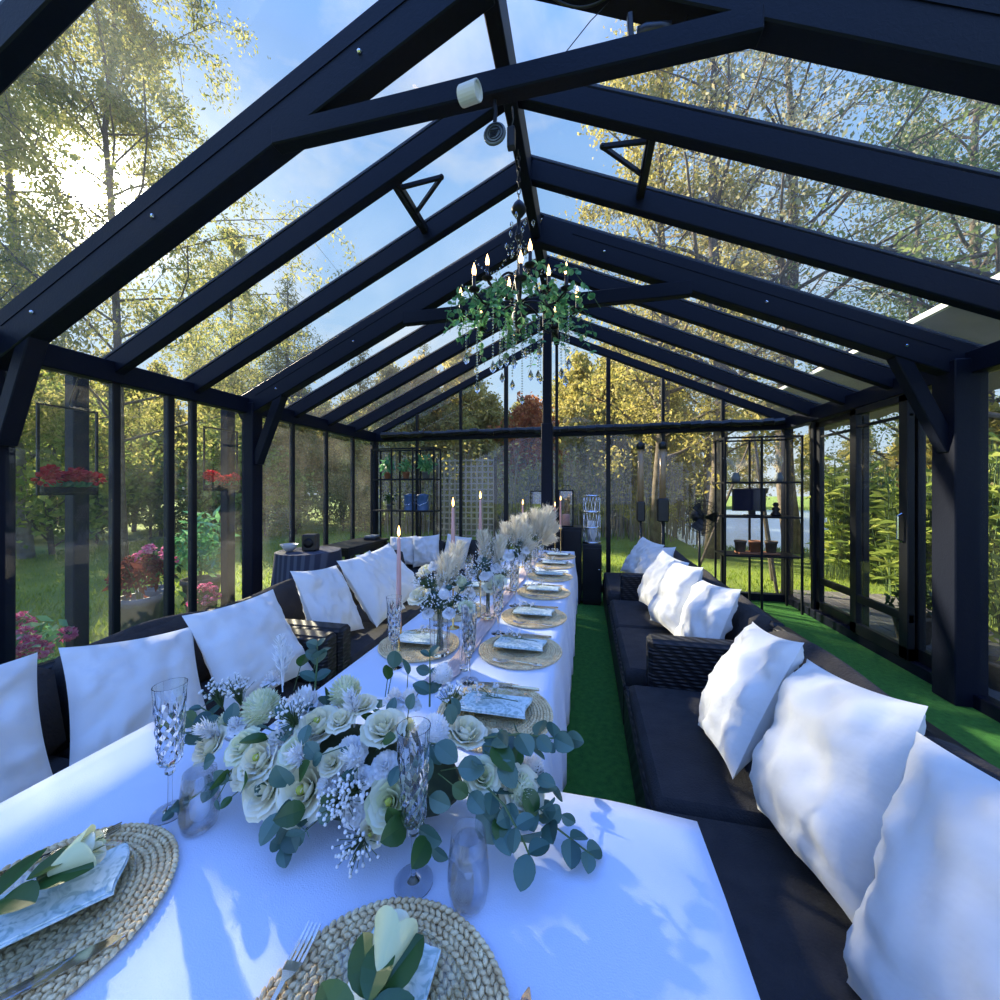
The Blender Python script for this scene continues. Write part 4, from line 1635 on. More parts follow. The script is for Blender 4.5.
vase(-.08, 1.86, .17, .045, 'ribbed glass vase, second along the runner from the bouquet')
bunch(-.08, 1.86, .16, 'white gypsophila and carnations in the second vase along the runner', [
    ('gyp', .0, .0, 1.05, .08), ('gyp', .07, .0, 1.00, .07), ('ruffle', .05, -.02, 1.05, .03), ('ruffle', -.04, .02, 1.08, .028), ('mum', .02, -.04, 1.0, .028), ('pam', -.05, .05, 1.22, .034), ('gyp', .02, .05, 1.12, .06), ('euc', .06, .02, 1.08, .032), ('rose', .07, -.05, .99, .028), ('euc', .0, -.02, 1.08, .036), ('euc', -.05, .0, 1.04, .034), ('ruffle', .10, .02, 1.10, .026), ('ruffle', .0, -.07, 1.02, .028), ('ruffle', -.07, -.03, 1.02, .026), ('gyp', -.05, -.03, 1.0, .07), ('pam', .06, .05, 1.2, .03), ('rose', .03, -.07, .96, .026)], 3)
vase(-.06, 2.40, .18, .045, 'glass vase in the middle of the runner')
bunch(-.06, 2.40, .17, 'cream pampas and white sprays in the middle vase', [
    ('pam', .02, .0, 1.26, .04), ('pam', .10, .03, 1.20, .036), ('pam', -.05, .03, 1.22, .036), ('gyp', .06, -.02, 1.05, .075), ('gyp', -.02, -.02, 1.08, .07), ('mum', .07, -.03, 1.0, .026), ('ruffle', .0, -.04, 1.02, .028), ('ruffle', .10, -.05, 1.06, .028), ('rose', -.05, -.05, 1.0, .028), ('gyp', .10, .0, 1.0, .07), ('pam', .13, -.02, 1.1, .034), ('euc', .06, -.02, 1.1, .034)], 4)
vase(-.03, 3.02, .18, .05, 'glass vase, fourth along the runner')
bunch(-.03, 3.02, .17, 'tallest cream pampas plumes, fourth bunch along the runner', [
    ('pam', .16, .02, 1.30, .05), ('pam', .10, .0, 1.26, .05), ('pam', .03, .03, 1.28, .045), ('pam', .14, -.03, 1.15, .045), ('pam', -.05, .03, 1.24, .04), ('gyp', .04, -.02, 1.04, .08), ('pam', .18, .0, 1.06, .04), ('ruffle', .0, -.04, 1.0, .028)], 5)
vase(.0, 3.62, .17, .045, 'glass vase at the far end of the runner')
bunch(.0, 3.62, .16, 'cream pampas and gypsophila at the far end of the runner', [
    ('pam', .10, .0, 1.22, .045), ('pam', .04, .02, 1.26, .04), ('pam', .14, .0, 1.10, .04), ('gyp', .04, -.02, 1.02, .08), ('gyp', .0, .02, 1.05, .06)], 6)

# ---------------------------------------------------------------- tall pink tapers in brass holders
G_C, G_H = 'tall dusty pink taper candles', 'slim brass candle holders'


def taper(x, y, z0, z1, lab, flame=True):
    zt = TZ + .001
    m = MB()
    m.lathe([(1e-6, 0), (.030, 0), (.030, .003), (.010, .008), (.0045, .014), (.0042, z0 - zt - .03), (.011, z0 - zt - .022), (.0135, z0 - zt + .004), (.012, z0 - zt + .004), (.011, z0 - zt - .012), (1e-6, z0 - zt - .014)], 16)
    tag(m.build('candle_holder', M['gold'], None, True, loc=(x, y, zt)), 'slim brass candle holder of the %s' % lab, 'candle holder', G_H)
    c = empty('taper_candle', (x, y, z0 - .011), label='tall dusty pink taper, the %s' % lab, cat='candle', group=G_C)
    L = z1 - z0 + .011
    m = MB()
    m.lathe([(1e-6, 0), (.0106, 0), (.0106, .02), (.0095, L * .6), (.0066, L - .006), (.003, L), (1e-6, L)], 14)
    m.build('wax', M['candle'], c, True)
    m = MB()
    m.tube([(0, 0, L - .003), (.0008, 0, L + .009)], .0009, 5)
    m.build('wick', M['screen'], c)
    m = MB()
    m.lathe([(1e-6, L + .004), (.0042, L + .010), (.0062, L + .019), (.0046, L + .032), (.002, L + .044), (1e-6, L + .050)], 10)
    m.build('flame', M['flame'], c, True)


taper(-.345, 1.43, .865, 1.235, 'candle nearest the bouquet')
taper(-.225, 1.75, 1.07, 1.345, 'second candle from the bouquet')
taper(-.185, 2.10, 1.03, 1.375, 'third candle from the bouquet')
taper(-.125, 3.25, 1.02, 1.30, 'fourth candle, among the far plumes')
taper(.10, 3.92, 1.00, 1.26, 'fifth candle, left one at the far table end')
taper(.155, 3.96, 1.04, 1.32, 'last candle, right one at the far table end')
# ================================================================= chandelier and what hangs from the timbers
CH = Vector((0, 2.32, 0))
ch = empty('chandelier', (CH.x, CH.y, 3.53), label='black crystal chandelier with flame bulbs hanging from the ridge', cat='chandelier')


def L3(x, y, z):
    return Vector((x, y, z - 3.53))


# chain of links
for i in range(9):
    m = MB()
    z = 3.515 - i * .034
    pts = []
    for k in range(13):
        t = 2 * PI * k / 12
        a, b = .010 * math.cos(t), .021 * math.sin(t)
        pts.append(L3(a if i % 2 else 0, 0 if i % 2 else a, z + b))
    m.tube(pts, .0028, 5, False)
    m.build('chain_link', M['iron'], ch, True)
m = MB()
m.lathe([(1e-6, 3.235), (.012, 3.22), (.03, 3.20), (.046, 3.17), (.046, 3.155), (.03, 3.13), (.013, 3.11), (.010, 3.05), (.022, 3.02), (.024, 2.99), (.010, 2.96), (.010, 2.80), (.024, 2.77), (.030, 2.72), (.018, 2.66), (.010, 2.60), (.032, 2.55), (.045, 2.50), (.030, 2.45), (.012, 2.42), (.016, 2.40), (1e-6, 2.385)][::-1], 16)
m.xform(Matrix.Translation((0, 0, -3.53)))
m.build('column', M['iron'], ch, True)
bulbs = []
for tier, (n, R_, zc, ph) in enumerate(((8, .36, 2.66, .2), (4, .20, 2.83, .5))):
    for i in range(n):
        a = 2 * PI * i / n + ph
        c, s = math.cos(a), math.sin(a)
        pts = []
        for k in range(11):
            t = k / 10
            r = .03 + (R_ - .03) * t
            z = (zc - .10) + .14 * math.sin(t * PI * 1.15 + .2) * (1 if t < .6 else .6) - .13 * math.sin(t * PI) + (.0 if t < .9 else .02)
            pts.append(L3(r * c, r * s, z))
        m = MB()
        m.tube(pts, [.007] * 9 + [.006, .005], 6)
        end = pts[-1]
        # curl under the arm
        m.tube([end + Vector((c * .03 * math.cos(q) - c * .03, s * .03 * math.cos(q) - s * .03, -.03 * math.sin(q))) for q in [j * .5 for j in range(9)]], .0035, 5)
        arm = m.build('arm', M['iron'], ch, True)
        m = MB()
        m.lathe([(.004, 0), (.030, .008), (.034, .014), (.012, .012), (.012, .020), (.0105, .022), (.0105, .085), (.009, .088), (1e-6, .088)], 12, c=end)
        cd = m.build('candle_cup', M['iron'], ch, True)
        m = MB()
        m.lathe([(.006, 0), (.011, .012), (.013, .024), (.010, .042), (.0045, .060), (1e-6, .076)], 10, c=end + Vector((0, 0, .086)))
        m.build('flame_bulb', M['bulb'], ch, True)
        bulbs.append(end)
# crystal swags between column and arms, and long drops below
rs = random.Random(9)


def drop(p, L, big=.012):
    m = MB()
    p = Vector(p)
    n = int(L / .018)
    for k in range(n):
        m.ball(p + Vector((0, 0, -k * .018)), .0062, 6, 4)
    q = p + Vector((0, 0, -n * .018 - .002))
    m.lathe([(1e-6, 0), (.004, -.008), (big * .7, -.030), (big, -.046), (big * .8, -.058), (1e-6, -.075)][::-1], 7, c=q)
    return m.build('crystal_drop', M['cutglass'], ch)


for i in range(12):
    a = 2 * PI * i / 12 + .1
    R_ = .34 if i % 2 else .26
    drop(L3(R_ * math.cos(a), R_ * math.sin(a), 2.47), rs.uniform(.24, .38), .019)
for i in range(6):
    a = 2 * PI * i / 6
    drop(L3(.12 * math.cos(a), .12 * math.sin(a), 2.44), rs.uniform(.16, .34), .019)
for i in range(8):
    a = 2 * PI * i / 8 + .2
    m = MB()
    for k in range(15):
        t = k / 14
        r = .02 + .33 * t
        z = 3.0 - .30 * t - .14 * math.sin(t * PI)
        m.ball(L3(r * math.cos(a), r * math.sin(a), z), .0062, 6, 4)
    m.build('crystal_swag', M['sparkle'], ch)
for i in range(16):
    a = 2 * PI * i / 16
    r = .045 if i % 2 else .09
    m = MB()
    m.lathe([(1e-6, 0), (.009, -.012), (.011, -.026), (1e-6, -.05)][::-1], 6, c=L3(r * math.cos(a), r * math.sin(a), 3.09 - .16 * (i % 3)))
    m.build('crystal_pendant', M['sparkle'], ch)

# trailing ivy wound round the arms
m = MB()
m.cur = 1
rng = random.Random(21)
g = empty('ivy_garland', (CH.x, CH.y, 2.5), label='green leafy garland wound round the chandelier arms', cat='garland')
leaves = MB()
for i in range(52):
    a = 2 * PI * i / 52 + rng.uniform(-.1, .1)
    R0 = rng.uniform(.10, .38)
    p = Vector((R0 * math.cos(a), R0 * math.sin(a), rng.uniform(.06, .13)))
    pts = [p]
    v = Vector((math.cos(a), math.sin(a), .5)) * .028
    nn = rng.randint(5, 9)
    for k in range(nn):
        v = v * .82 + Vector((rng.uniform(-.016, .016), rng.uniform(-.016, .016), -.013))
        pts.append(pts[-1] + v)
    q = MB()
    q.cur = 1
    q.tube(pts, .0014, 4)
    q.cur = 0
    for k in range(len(pts) - 1):
        for sg in range(2):
            d = Vector((rng.gauss(0, 1), rng.gauss(0, 1), rng.gauss(-.3, .8)))
            leaf_quad(q, pts[k] + Vector((0, 0, 0)), d, Vector((rng.gauss(0, .5), rng.gauss(0, .5) - .3, 1)), rng.uniform(.030, .050), rng.uniform(.022, .034), .2)
    q.build('ivy_vine', [M['ivy'], M['stem']], g)

# white cylinder spotlight and a round medallion under the tie beam, small black box, cables
y0 = YT1 - .06
sp = empty('spotlight', (-.035, y0 - .05, 2.965), label='small white cylinder spotlight clipped under the near tie beam', cat='spotlight')
m = MB()
R3 = Matrix.Rotation(rad(-14), 3, 'Z') @ Matrix.Rotation(rad(98), 3, 'Y')
m.lathe([(1e-6, -.04), (.032, -.04), (.034, -.036), (.034, .038), (.030, .04), (.028, .03), (1e-6, .03)], 20, rot=R3)
m.build('housing', M['whitepaint'], sp)
m = MB()
m.beam((0, .01, 0), (0, .04, .045), .012, .006)
m.build('bracket', M['iron'], sp)
md = empty('hanging_medallion', (.045, YT1 - .03, 3.0), label='round dark medallion dangling under the near tie beam', cat='medallion')
m = MB()
R3 = Matrix.Rotation(rad(90), 3, 'X')
m.lathe([(1e-6, -.006), (.042, -.006), (.046, -.003), (.046, .003), (.042, .006), (1e-6, .006)], 24, c=(0, 0, -.135), rot=R3)
m.build('disc', surf('grey_green_disc', (.07, .09, .10), .35, .4, (.16, .18, .18), 22.), md, True)
m = MB()
for r in (.036, .024):
    pts = [(r * math.cos(t * .2618), -.0075, -.135 + r * math.sin(t * .2618)) for t in range(25)]
    m.tube(pts, .0018, 5, False)
for i in range(5):
    m.beam((-.018, -.0075, -.125 - i * .006), (.018 - .003 * i, -.0075, -.125 - i * .006), .002, .003)
m.build('relief_rings', M['iron'], md)
m = MB()
m.tube([(0, 0, .0), (.004, 0, -.05), (0, 0, -.09)], .008, 6)
m.build('hanger', M['iron'], md)
bx = empty('driver_box', (.105, YT1 + .01, 2.90), label='small black box with a cable behind the near tie beam by the ridge', cat='box')
m = MB()
m.box((0, 0, -.03), (.032, .03, .085), bev=.004)
m.build('housing', M['screen'], bx)
m = MB()
m.tube([(0, 0, .012), (.006, .01, .06), (.0, .02, .12)], .003, 5)
m.build('cable', M['screen'], bx)
cl = empty('clamp_light', (.62, YT1 - .01, 3.105), label='black clamp lamp lying on top of the near tie beam', cat='lamp')
m = MB()
m.beam((-.05, 0, .0), (-.055, 0, .12), .03, .02, bev=.003)
m.build('bracket', M['screen'], cl)
m = MB()
m.lathe([(1e-6, -.06), (.024, -.06), (.030, -.03), (.024, .02), (.018, .06), (1e-6, .06)], 14, c=(.03, 0, .035), rot=Matrix.Rotation(rad(90), 3, 'Y'))
m.build('lamp_head', M['screen'], cl, True)
m = MB()
m.tube([(.09, 0, .04), (.13, .0, .03), (.15, 0, .07), (.14, 0, .13)], .004, 5)
m.build('cable', M['screen'], cl)
m = MB()
pts = []
for k in range(15):
    t = k / 14
    pts.append((.20 + .36 * t, YT1 - .015, 3.45 - .10 * t - .10 * math.sin(t * PI) ** 1.0))
m.tube(pts, .0055, 6)
tag(m.build('power_cord', M['screen'], None, True), 'black cord looping from the ridge to the clamp lamp', 'cord')
m = MB()
m.tube([(.56, YT1 - .015, 3.345), (.42, YT1 - .012, 3.24), (.33, YT1 - .01, 3.15), (.27, YT1, 3.11)], .0018, 5)
tag(m.build('thin_wire', M['screen'], None, True), 'thin wire slanting from the looping cord to the tie beam', 'wire')
# ================================================================= things along the walls
def cyl(m, x, y, z0, z1, r, seg=14, r2=None):
    m.lathe([(1e-6, z0), (r, z0), (r2 or r, z1), (1e-6, z1)], seg, c=(x, y, 0))


# --- side table under a striped cloth, with a speaker and a bowl on it
t = empty('side_table', (-2.40, 3.42, 0), label='small round table under a dark striped cloth behind the left sofas', cat='table')
m = MB()
SEGN = 64


def skirt(u, v):
    a = 2 * PI * u
    z = .80 - .78 * v
    fold = 1 + (.05 * math.sin(a * 11) + .03 * math.sin(a * 5)) * v
    r = (.31 + .07 * v) * fold
    return (r * math.cos(a), r * math.sin(a), z)


m.grid(skirt, SEGN, 8)
m.lathe([(1e-6, .802), (.30, .802), (.312, .80)], SEGN)
mt, nt, out = mat('navy_striped_cloth')
tc = N(nt, 'TexCoord')
w = N(nt, 'TexWave', Scale=5.)
w.bands_direction = 'X'
cr = N(nt, 'ValToRGB')
cr.color_ramp.elements[0].color = (.035, .04, .07, 1)
cr.color_ramp.elements[1].color = (.085, .095, .135, 1)
cr.color_ramp.elements[0].position, cr.color_ramp.elements[1].position = .4, .75
p = N(nt, 'BsdfPrincipled', Roughness=.9)
nt.links.new(tc.outputs['Object'], w.inputs['Vector'])
nt.links.new(w.outputs['Fac'], cr.inputs['Fac'])
nt.links.new(cr.outputs[0], p.inputs['Base Color'])
nt.links.new(p.outputs[0], out.inputs[0])
m.build('cloth_skirt', mt, t, True)
sp = empty('loudspeaker', (-2.36, 3.40, .806), (0, 0, .3), label='black box speaker on the striped round table', cat='speaker')
m = MB()
m.box((0, 0, .085), (.14, .12, .17), bev=.012)
m.build('housing', M['screen'], sp)
m = MB()
m.lathe([(1e-6, 0), (.045, 0), (.05, .004), (.02, .002)], 18, c=(0, -.061, .085), rot=Matrix.Rotation(rad(90), 3, 'X'))
m.build('speaker_cone', M['iron'], sp, True)
m = MB()
m.lathe([(1e-6, 0), (.03, 0), (.06, .035), (.085, .075), (.080, .075), (.055, .037), (1e-6, .012)], 24)
tag(m.build('serving_bowl', surf('grey_glazed_bowl', (.42, .44, .46), .4, 0, (.5, .52, .53), 8.), None, True, loc=(-2.53, 3.30, .806)), 'pale grey bowl left of the speaker on the striped table', 'bowl')

# --- dark console by the left wall
t = empty('console_table', (-2.52, 4.42, 0), label='long black console by the left glass wall', cat='console table')
m = MB()
m.box((0, 0, .735), (.44, .96, .03), bev=.004)
m.build('tabletop', M['alu'], t)
m = MB()
m.box((0, 0, .68), (.38, .88, .08))
m.build('apron', M['alu'], t)
for sx in (-1, 1):
    for sy in (-1, 1):
        q = MB()
        q.box((sx * .18, sy * .43, .36), (.045, .045, .72))
        q.build('leg', M['alu'], t)
for i, (y, c, s) in enumerate(((4.72, 'screen', (.16, .20, .03)), (4.72, 'greypot', (.13, .17, .025)))):
    m = MB()
    m.box((0, 0, s[2] / 2), s, bev=.004)
    tag(m.build('book', M[c], None, loc=(-2.46, y, .751 + (.031 if i else 0)), rot=(0, 0, .2 - .3 * i)), ['black book at the bottom of the console pile', 'grey book on top of the console pile'][i], 'book', 'books on the console')


def etagere(name, x0, x1, y, d, levels, H, label, uprights):
    t = empty(name, ((x0 + x1) / 2, y, 0), label=label, cat='shelf')
    w = (x1 - x0) / 2
    for sy in (-1, 1):
        for ux in uprights:
            m = MB()
            m.box((ux - (x0 + x1) / 2, sy * d / 2, H / 2), (.022, .022, H), bev=.002)
            m.build('upright', M['alu'], t)
    for z in levels:
        m = MB()
        for sy in (-1, 1):
            m.box((0, sy * d / 2, z - .012), (2 * w, .018, .018))
        for k in range(9):
            m.box((0, -d / 2 + d * (k + .5) / 9, z - .006), (2 * w - .02, d / 9 * .62, .010))
        for sx in (-1, 1):
            m.box((sx * (w - .01), 0, z - .012), (.018, d, .018))
        m.build('shelf', M['alu'], t)
    m = MB()
    for sy in (-1, 1):
        m.box((0, sy * d / 2, H - .01), (2 * w, .02, .02))
    for sx in (-1, 1):
        m.box((sx * (w - .01), 0, H - .01), (.02, d, .02))
    m.build('top_rail', M['alu'], t)
    return t


etagere('shelving_unit', -2.74, -1.72, 5.28, .26, [.62, 1.13, 1.60], 2.05, 'open black metal shelf with plants in the far left corner', [-2.73, -2.40, -2.06, -1.73])
etagere('shelving_unit', 2.02, 2.84, 5.18, .34, [.66, 1.12, 1.53], 2.06, 'tall open black metal rack in the far right corner', [2.03, 2.42, 2.83])


def pot_plant(x, y, z, r, h, potmat, leaves, n, R_, H, label, cat='potted plant', L=.07, W=.4, droop=.2, seed=1, group=None, flower=None, nf=0, name='potted_plant'):
    t = empty(name, (x, y, z), label=label, cat=cat, group=group)
    m = MB()
    m.lathe([(1e-6, 0), (r * .72, 0), (r * .95, h * .85), (r * 1.04, h * .86), (r * 1.04, h), (r * .92, h), (r * .88, h * .88), (1e-6, h * .86)], 20)
    m.build('pot', M[potmat], t, True)
    rs = np.random.default_rng(seed)
    v = rs.normal(size=(n, 3))
    v /= np.linalg.norm(v, axis=1)[:, None]
    rad_ = rs.random(n) ** .45
    pts = v * rad_[:, None] * np.array([R_, R_, H / 2]) + np.array([0, 0, h + H / 2])
    co_, q = leaves_np(pts, L, rs, droop, W)
    link('foliage', np_mesh('foliage', co_, q, M[leaves]), t)
    st = MB()
    rr = random.Random(seed)
    for k in range(7):
        e_ = Vector((rr.uniform(-1, 1) * R_ * .7, rr.uniform(-1, 1) * R_ * .7, h + H * rr.uniform(.5, .9)))
        st.tube([(0, 0, h * .8), (e_.x * .3, e_.y * .3, h + H * .35), e_], .004, 4)
    st.build('stems', M['stem'], t)
    if flower:
        for k in range(nf):
            a, b = rr.uniform(0, 2 * PI), rr.uniform(.0, 1)
            c = Vector((R_ * .9 * math.cos(a) * math.sqrt(1 - b * b), R_ * .9 * math.sin(a) * math.sqrt(1 - b * b), h + H * (.45 + .5 * b)))
            f = MB()
            rc = rr.uniform(.035, .055) if R_ < .3 else rr.uniform(.06, .09)
            for j in range(46):
                d = Vector((rr.gauss(0, 1), rr.gauss(0, 1), rr.gauss(.3, 1))).normalized()
                leaf_quad(f, c + d * rc * .55, d + Vector((rr.gauss(0, .5), rr.gauss(0, .5), rr.gauss(0, .5))), Vector((rr.gauss(0, 1), rr.gauss(0, 1), 1)), rc * .62, rc * .55, .1)
            f.build('flower_head', M[flower], t)
    return t


G1 = 'pot plants on the far left shelf'
pot_plant(-2.52, 5.26, 1.60, .06, .10, 'terracotta', 'ivy', 110, .085, .24, 'leftmost leafy pot on the far left shelf', seed=3, group=G1, L=.08)
pot_plant(-2.22, 5.26, 1.60, .055, .10, 'terracotta', 'ivy', 70, .08, .20, 'middle leafy pot on the far left shelf', seed=4, group=G1, L=.07)
pot_plant(-1.90, 5.26, 1.60, .06, .10, 'greypot', 'ivy', 130, .13, .24, 'bushiest pot plant at the right end of the far left shelf', seed=5, group=G1, L=.09)
for i, x in enumerate((-2.17, -1.96)):
    t = empty('tin_canister', (x, 5.28, 1.13), label=['left blue tin on the far left shelf', 'right blue tin with a pale handle on the far left shelf'][i], cat='tin', group='blue tins on the far left shelf')
    m = MB()
    m.lathe([(1e-6, 0), (.085, 0), (.085, .005), (.083, .20), (.087, .205), (.087, .23), (.02, .245), (1e-6, .245)], 22)
    m.build('body', M['tin'], t, True)
    m = MB()
    m.tube([(-.087, -.02, .17), (-.095, -.06, .12), (0, -.115, .07), (.095, -.06, .12), (.087, -.02, .17)], .005, 6)
    m.build('handle', M['silver'], t, True)
pot_plant(-2.5, 5.27, 1.13, .05, .08, 'greypot', 'leafgreen', 90, .10, .2, 'small dark leafy pot left of the blue tins', seed=8, group=G1, L=.06)

# --- right-hand rack
G2 = 'small pots on the right-hand rack'
tr = MB()
tr.box((0, 0, .012), (.44, .16, .022), bev=.004)
tag(tr.build('tray', M['terracotta'], None, loc=(2.42, 5.14, .661)), 'flat terracotta tray under the small pots on the right-hand rack', 'tray')
for i, x in enumerate((2.24, 2.40, 2.57)):
    t = empty('flower_pot', (x, 5.14, .686), label=['left', 'middle', 'right'][i] + ' one of the small brown pots on the terracotta tray', cat='pot', group=G2)
    m = MB()
    m.lathe([(1e-6, 0), (.05, 0), (.062, .11), (.068, .112), (.068, .135), (.060, .135), (.056, .115), (1e-6, .11)], 18)
    m.build('body', M['terracotta'] if i == 1 else M['bark'], t, True)
    m = MB()
    m.lathe([(1e-6, .112), (.054, .112), (.03, .125), (1e-6, .128)], 14)
    m.build('soil', M['foam'], t, True)
t = empty('picture_monitor', (2.34, 5.16, 1.12), label='black flat screen standing on the middle shelf of the right-hand rack', cat='screen')
m = MB()
m.box((0, 0, .19), (.36, .03, .27), bev=.004)
m.build('housing', M['screen'], t)
m = MB()
m.box((.04, 0, .03), (.06, .02, .06))
m.box((.04, 0, .006), (.16, .12, .012), bev=.002)
m.build('stand', M['screen'], t)
m = MB()
m.box((0, -.016, .19), (.34, .002, .25))
m.build('display', surf('dark_display', (.012, .013, .03), .15, 0, (.02, .02, .05), 3.), t)
m = MB()
m.lathe([(1e-6, 0), (.05, 0), (.055, .02), (.03, .06), (.045, .085), (.02, .11), (.032, .13), (.025, .155), (1e-6, .165)], 16)
tag(m.build('figurine', M['iron'], None, True, loc=(2.62, 5.14, 1.12)), 'small dark figurine right of the screen on the right-hand rack', 'figurine')
for i, x in enumerate((2.20, 2.66)):
    t = empty('dried_bunch', (x, 5.16, 1.53), label=['pale dried bunch at the left on the top rack shelf', 'straw-coloured dried bunch at the right on the top rack shelf'][i], cat='dried flowers', group='dried bunches on the right-hand rack')
    m = MB()
    m.lathe([(1e-6, 0), (.04, 0), (.05, .05), (.03, .10), (.034, .11), (1e-6, .105)], 14)
    m.build('vase', M['greypot'], t, True)
    for k in range(6):
        rr = random.Random(k + i * 9)
        plume((0, 0, .10), (rr.uniform(-.16, .16), rr.uniform(-.08, .08), rr.uniform(.24, .36)), .03, 110, k + 9 * i, t, 'plume')

# --- cabinets at the far end of the long table
t = empty('cabinet', (.13, 5.02, 0), label='tall black cabinet behind the far end of the long table', cat='cabinet')
m = MB()
m.box((0, 0, .50), (.46, .36, .92), bev=.005)
m.box((0, 0, .02), (.42, .32, .04))
m.build('body', M['alu'], t)
for s in (-1, 1):
    m = MB()
    m.box((s * .112, -.186, .50), (.212, .014, .84), bev=.004)
    d = m.build('door', M['alu'], t)
    k = MB()
    k.ball((s * .02, -.20, .52), .010, 8, 5)
    k.build('knob', M['silver'], d, True)
t = empty('cabinet', (.483, 5.02, 0), label='lower black cabinet beside the tall one, carrying the silver lantern', cat='cabinet')
m = MB()
m.box((0, 0, .39), (.235, .36, .72), bev=.005)
m.box((0, 0, .02), (.21, .32, .04))
m.build('body', M['alu'], t)
m = MB()
m.box((0, -.186, .39), (.215, .014, .64), bev=.004)
d = m.build('door', M['alu'], t)
k = MB()
k.ball((.085, -.20, .45), .010, 8, 5)
k.build('knob', M['silver'], d, True)


def lantern(x, y, z, w, h, frame, label, cnd=True, group=None):
    t = empty('lantern', (x, y, z), label=label, cat='lantern', group=group)
    m = MB()
    b = .014 if w < .25 else .012
    for sx in (-1, 1):
        for sy in (-1, 1):
            m.box((sx * (w / 2 - b / 2), sy * (w / 2 - b / 2), h / 2), (b, b, h))
    for z_ in (b / 2, h - b / 2):
        for s in (-1, 1):
            m.box((0, s * (w / 2 - b / 2), z_), (w, b, b))
            m.box((s * (w / 2 - b / 2), 0, z_), (b, w, b))
    m.box((0, 0, .004), (w, w, .008))
    m.build('frame', frame, t)
    for s in (-1, 1):
        g_ = MB()
        g_.box((0, s * (w / 2 - b / 2), h / 2), (w - 2 * b, .003, h - 2 * b))
        g_.build('glass_pane', M['clear'], t)
    if cnd:
        m = MB()
        m.lathe([(1e-6, .008), (w * .26, .008), (w * .26, h * .32), (w * .2, h * .33), (1e-6, h * .325)], 16)
        m.build('pillar_candle', M['candle'], t, True)
    m = MB()
    m.tube([(-w * .3, 0, h - .005), (-w * .2, 0, h + w * .3), (w * .2, 0, h + w * .3), (w * .3, 0, h - .005)], .004, 6)
    m.build('handle', frame, t, True)
    return t


GLN = 'lanterns at the far end of the long table'
lantern(.16, 5.0, .961, .19, .47, M['alu'], 'black framed lantern with a pink candle, right of the black ridge post', group=GLN)
lantern(-.20, 5.06, .961 - .96 + .0, .20, 1.42, M['alu'], 'tall black floor lantern left of the black ridge post', group=GLN)
t = empty('lantern', (.483, 5.02, .751), label='tall silver lattice lantern on the lower black cabinet', cat='lantern', group=GLN)
m = MB()
for k in range(16):
    a = 2 * PI * k / 16
    m.tube([(.105 * math.cos(a + .25 * (j / 8) * (1 if k % 2 else -1) * 4), .105 * math.sin(a + .25 * (j / 8) * (1 if k % 2 else -1) * 4), .02 + .58 * j / 8) for j in range(9)], .0055, 5)
for z_ in (.012, .2, .4, .605):
    m.lathe([(.098, z_ - .01), (.116, z_ - .01), (.116, z_ + .01), (.098, z_ + .01)], 24, closed=True)
m.build('lattice', M['silver'], t, True)
m = MB()
m.lathe([(1e-6, .0), (.112, .0), (.112, .012), (1e-6, .014)], 24)
m.build('base', M['silver'], t, True)
m = MB()
m.lathe([(1e-6, .016), (.055, .016), (.055, .28), (1e-6, .285)], 18)
m.build('pillar_candle', M['whitepaint'], t, True)

# --- two slim heaters and a fan at the far gable
for i, (x, y) in enumerate(((1.11, 5.25), (1.385, 5.28))):
    t = empty('patio_heater', (x, y, 0), label=['left slim pole heater with a dull tan tube at the far gable', 'right slim pole heater with a brighter tan tube at the far gable'][i], cat='patio heater', group='pole heaters at the far gable')
    m = MB()
    m.lathe([(1e-6, 0), (.125, 0), (.125, .012), (.04, .03), (.018, .045), (1e-6, .05)], 24)
    m.build('foot', M['screen'], t, True)
    m = MB()
    cyl(m, 0, 0, .04, 1.02, .016, 10)
    m.build('pole', M['screen'], t, True)
    m = MB()
    hz = .26 if i == 0 else .30
    m.box((0, 0, 1.02 + hz / 2), (.10 if i == 0 else .14, .09, hz), bev=.012)
    m.build('burner_box', M['screen'], t)
    m = MB()
    cyl(m, 0, 0, 1.02 + hz, 1.96, .038, 16)
    m.build('glass_tube', M['heater'], t, True)
    m = MB()
    m.lathe([(1e-6, 1.96), (.05, 1.96), (.052, 2.03), (.02, 2.06), (1e-6, 2.06)], 16)
    m.build('cap', M['screen'], t, True)
t = empty('pedestal_fan', (1.79, 5.16, 0), (0, 0, .25), label='black pedestal fan between the right heater and the tall rack', cat='fan')
m = MB()
m.lathe([(1e-6, 0), (.19, 0), (.19, .015), (.03, .03), (.014, .05), (1e-6, .06)], 24)
m.build('foot', M['screen'], t, True)
m = MB()
cyl(m, 0, 0, .04, .98, .014, 10)
m.build('pole', M['screen'], t, True)
m = MB()
m.lathe([(1e-6, -.12), (.05, -.11), (.075, -.04), (.075, .03), (.03, .06), (1e-6, .06)], 16, c=(0, .02, 1.10), rot=Matrix.Rotation(rad(90), 3, 'X'))
m.beam((0, .02, .96), (0, .02, 1.06), .05, .05)
m.build('motor', M['screen'], t, True)
m = MB()
for r, yy in ((.20, -.05), (.20, -.11), (.15, -.125), (.10, -.135), (.05, -.14)):
    m.tube([(r * math.cos(k * PI / 16), yy, 1.10 + r * math.sin(k * PI / 16)) for k in range(33)], .0028, 4, False)
for k in range(28):
    a = 2 * PI * k / 28
    m.tube([(.03 * math.cos(a), -.14, 1.10 + .03 * math.sin(a)), (.15 * math.cos(a), -.125, 1.10 + .15 * math.sin(a)), (.20 * math.cos(a), -.11, 1.10 + .20 * math.sin(a)), (.20 * math.cos(a), -.05, 1.10 + .20 * math.sin(a)), (.08 * math.cos(a), .0, 1.10 + .08 * math.sin(a))], .0018, 3, False)
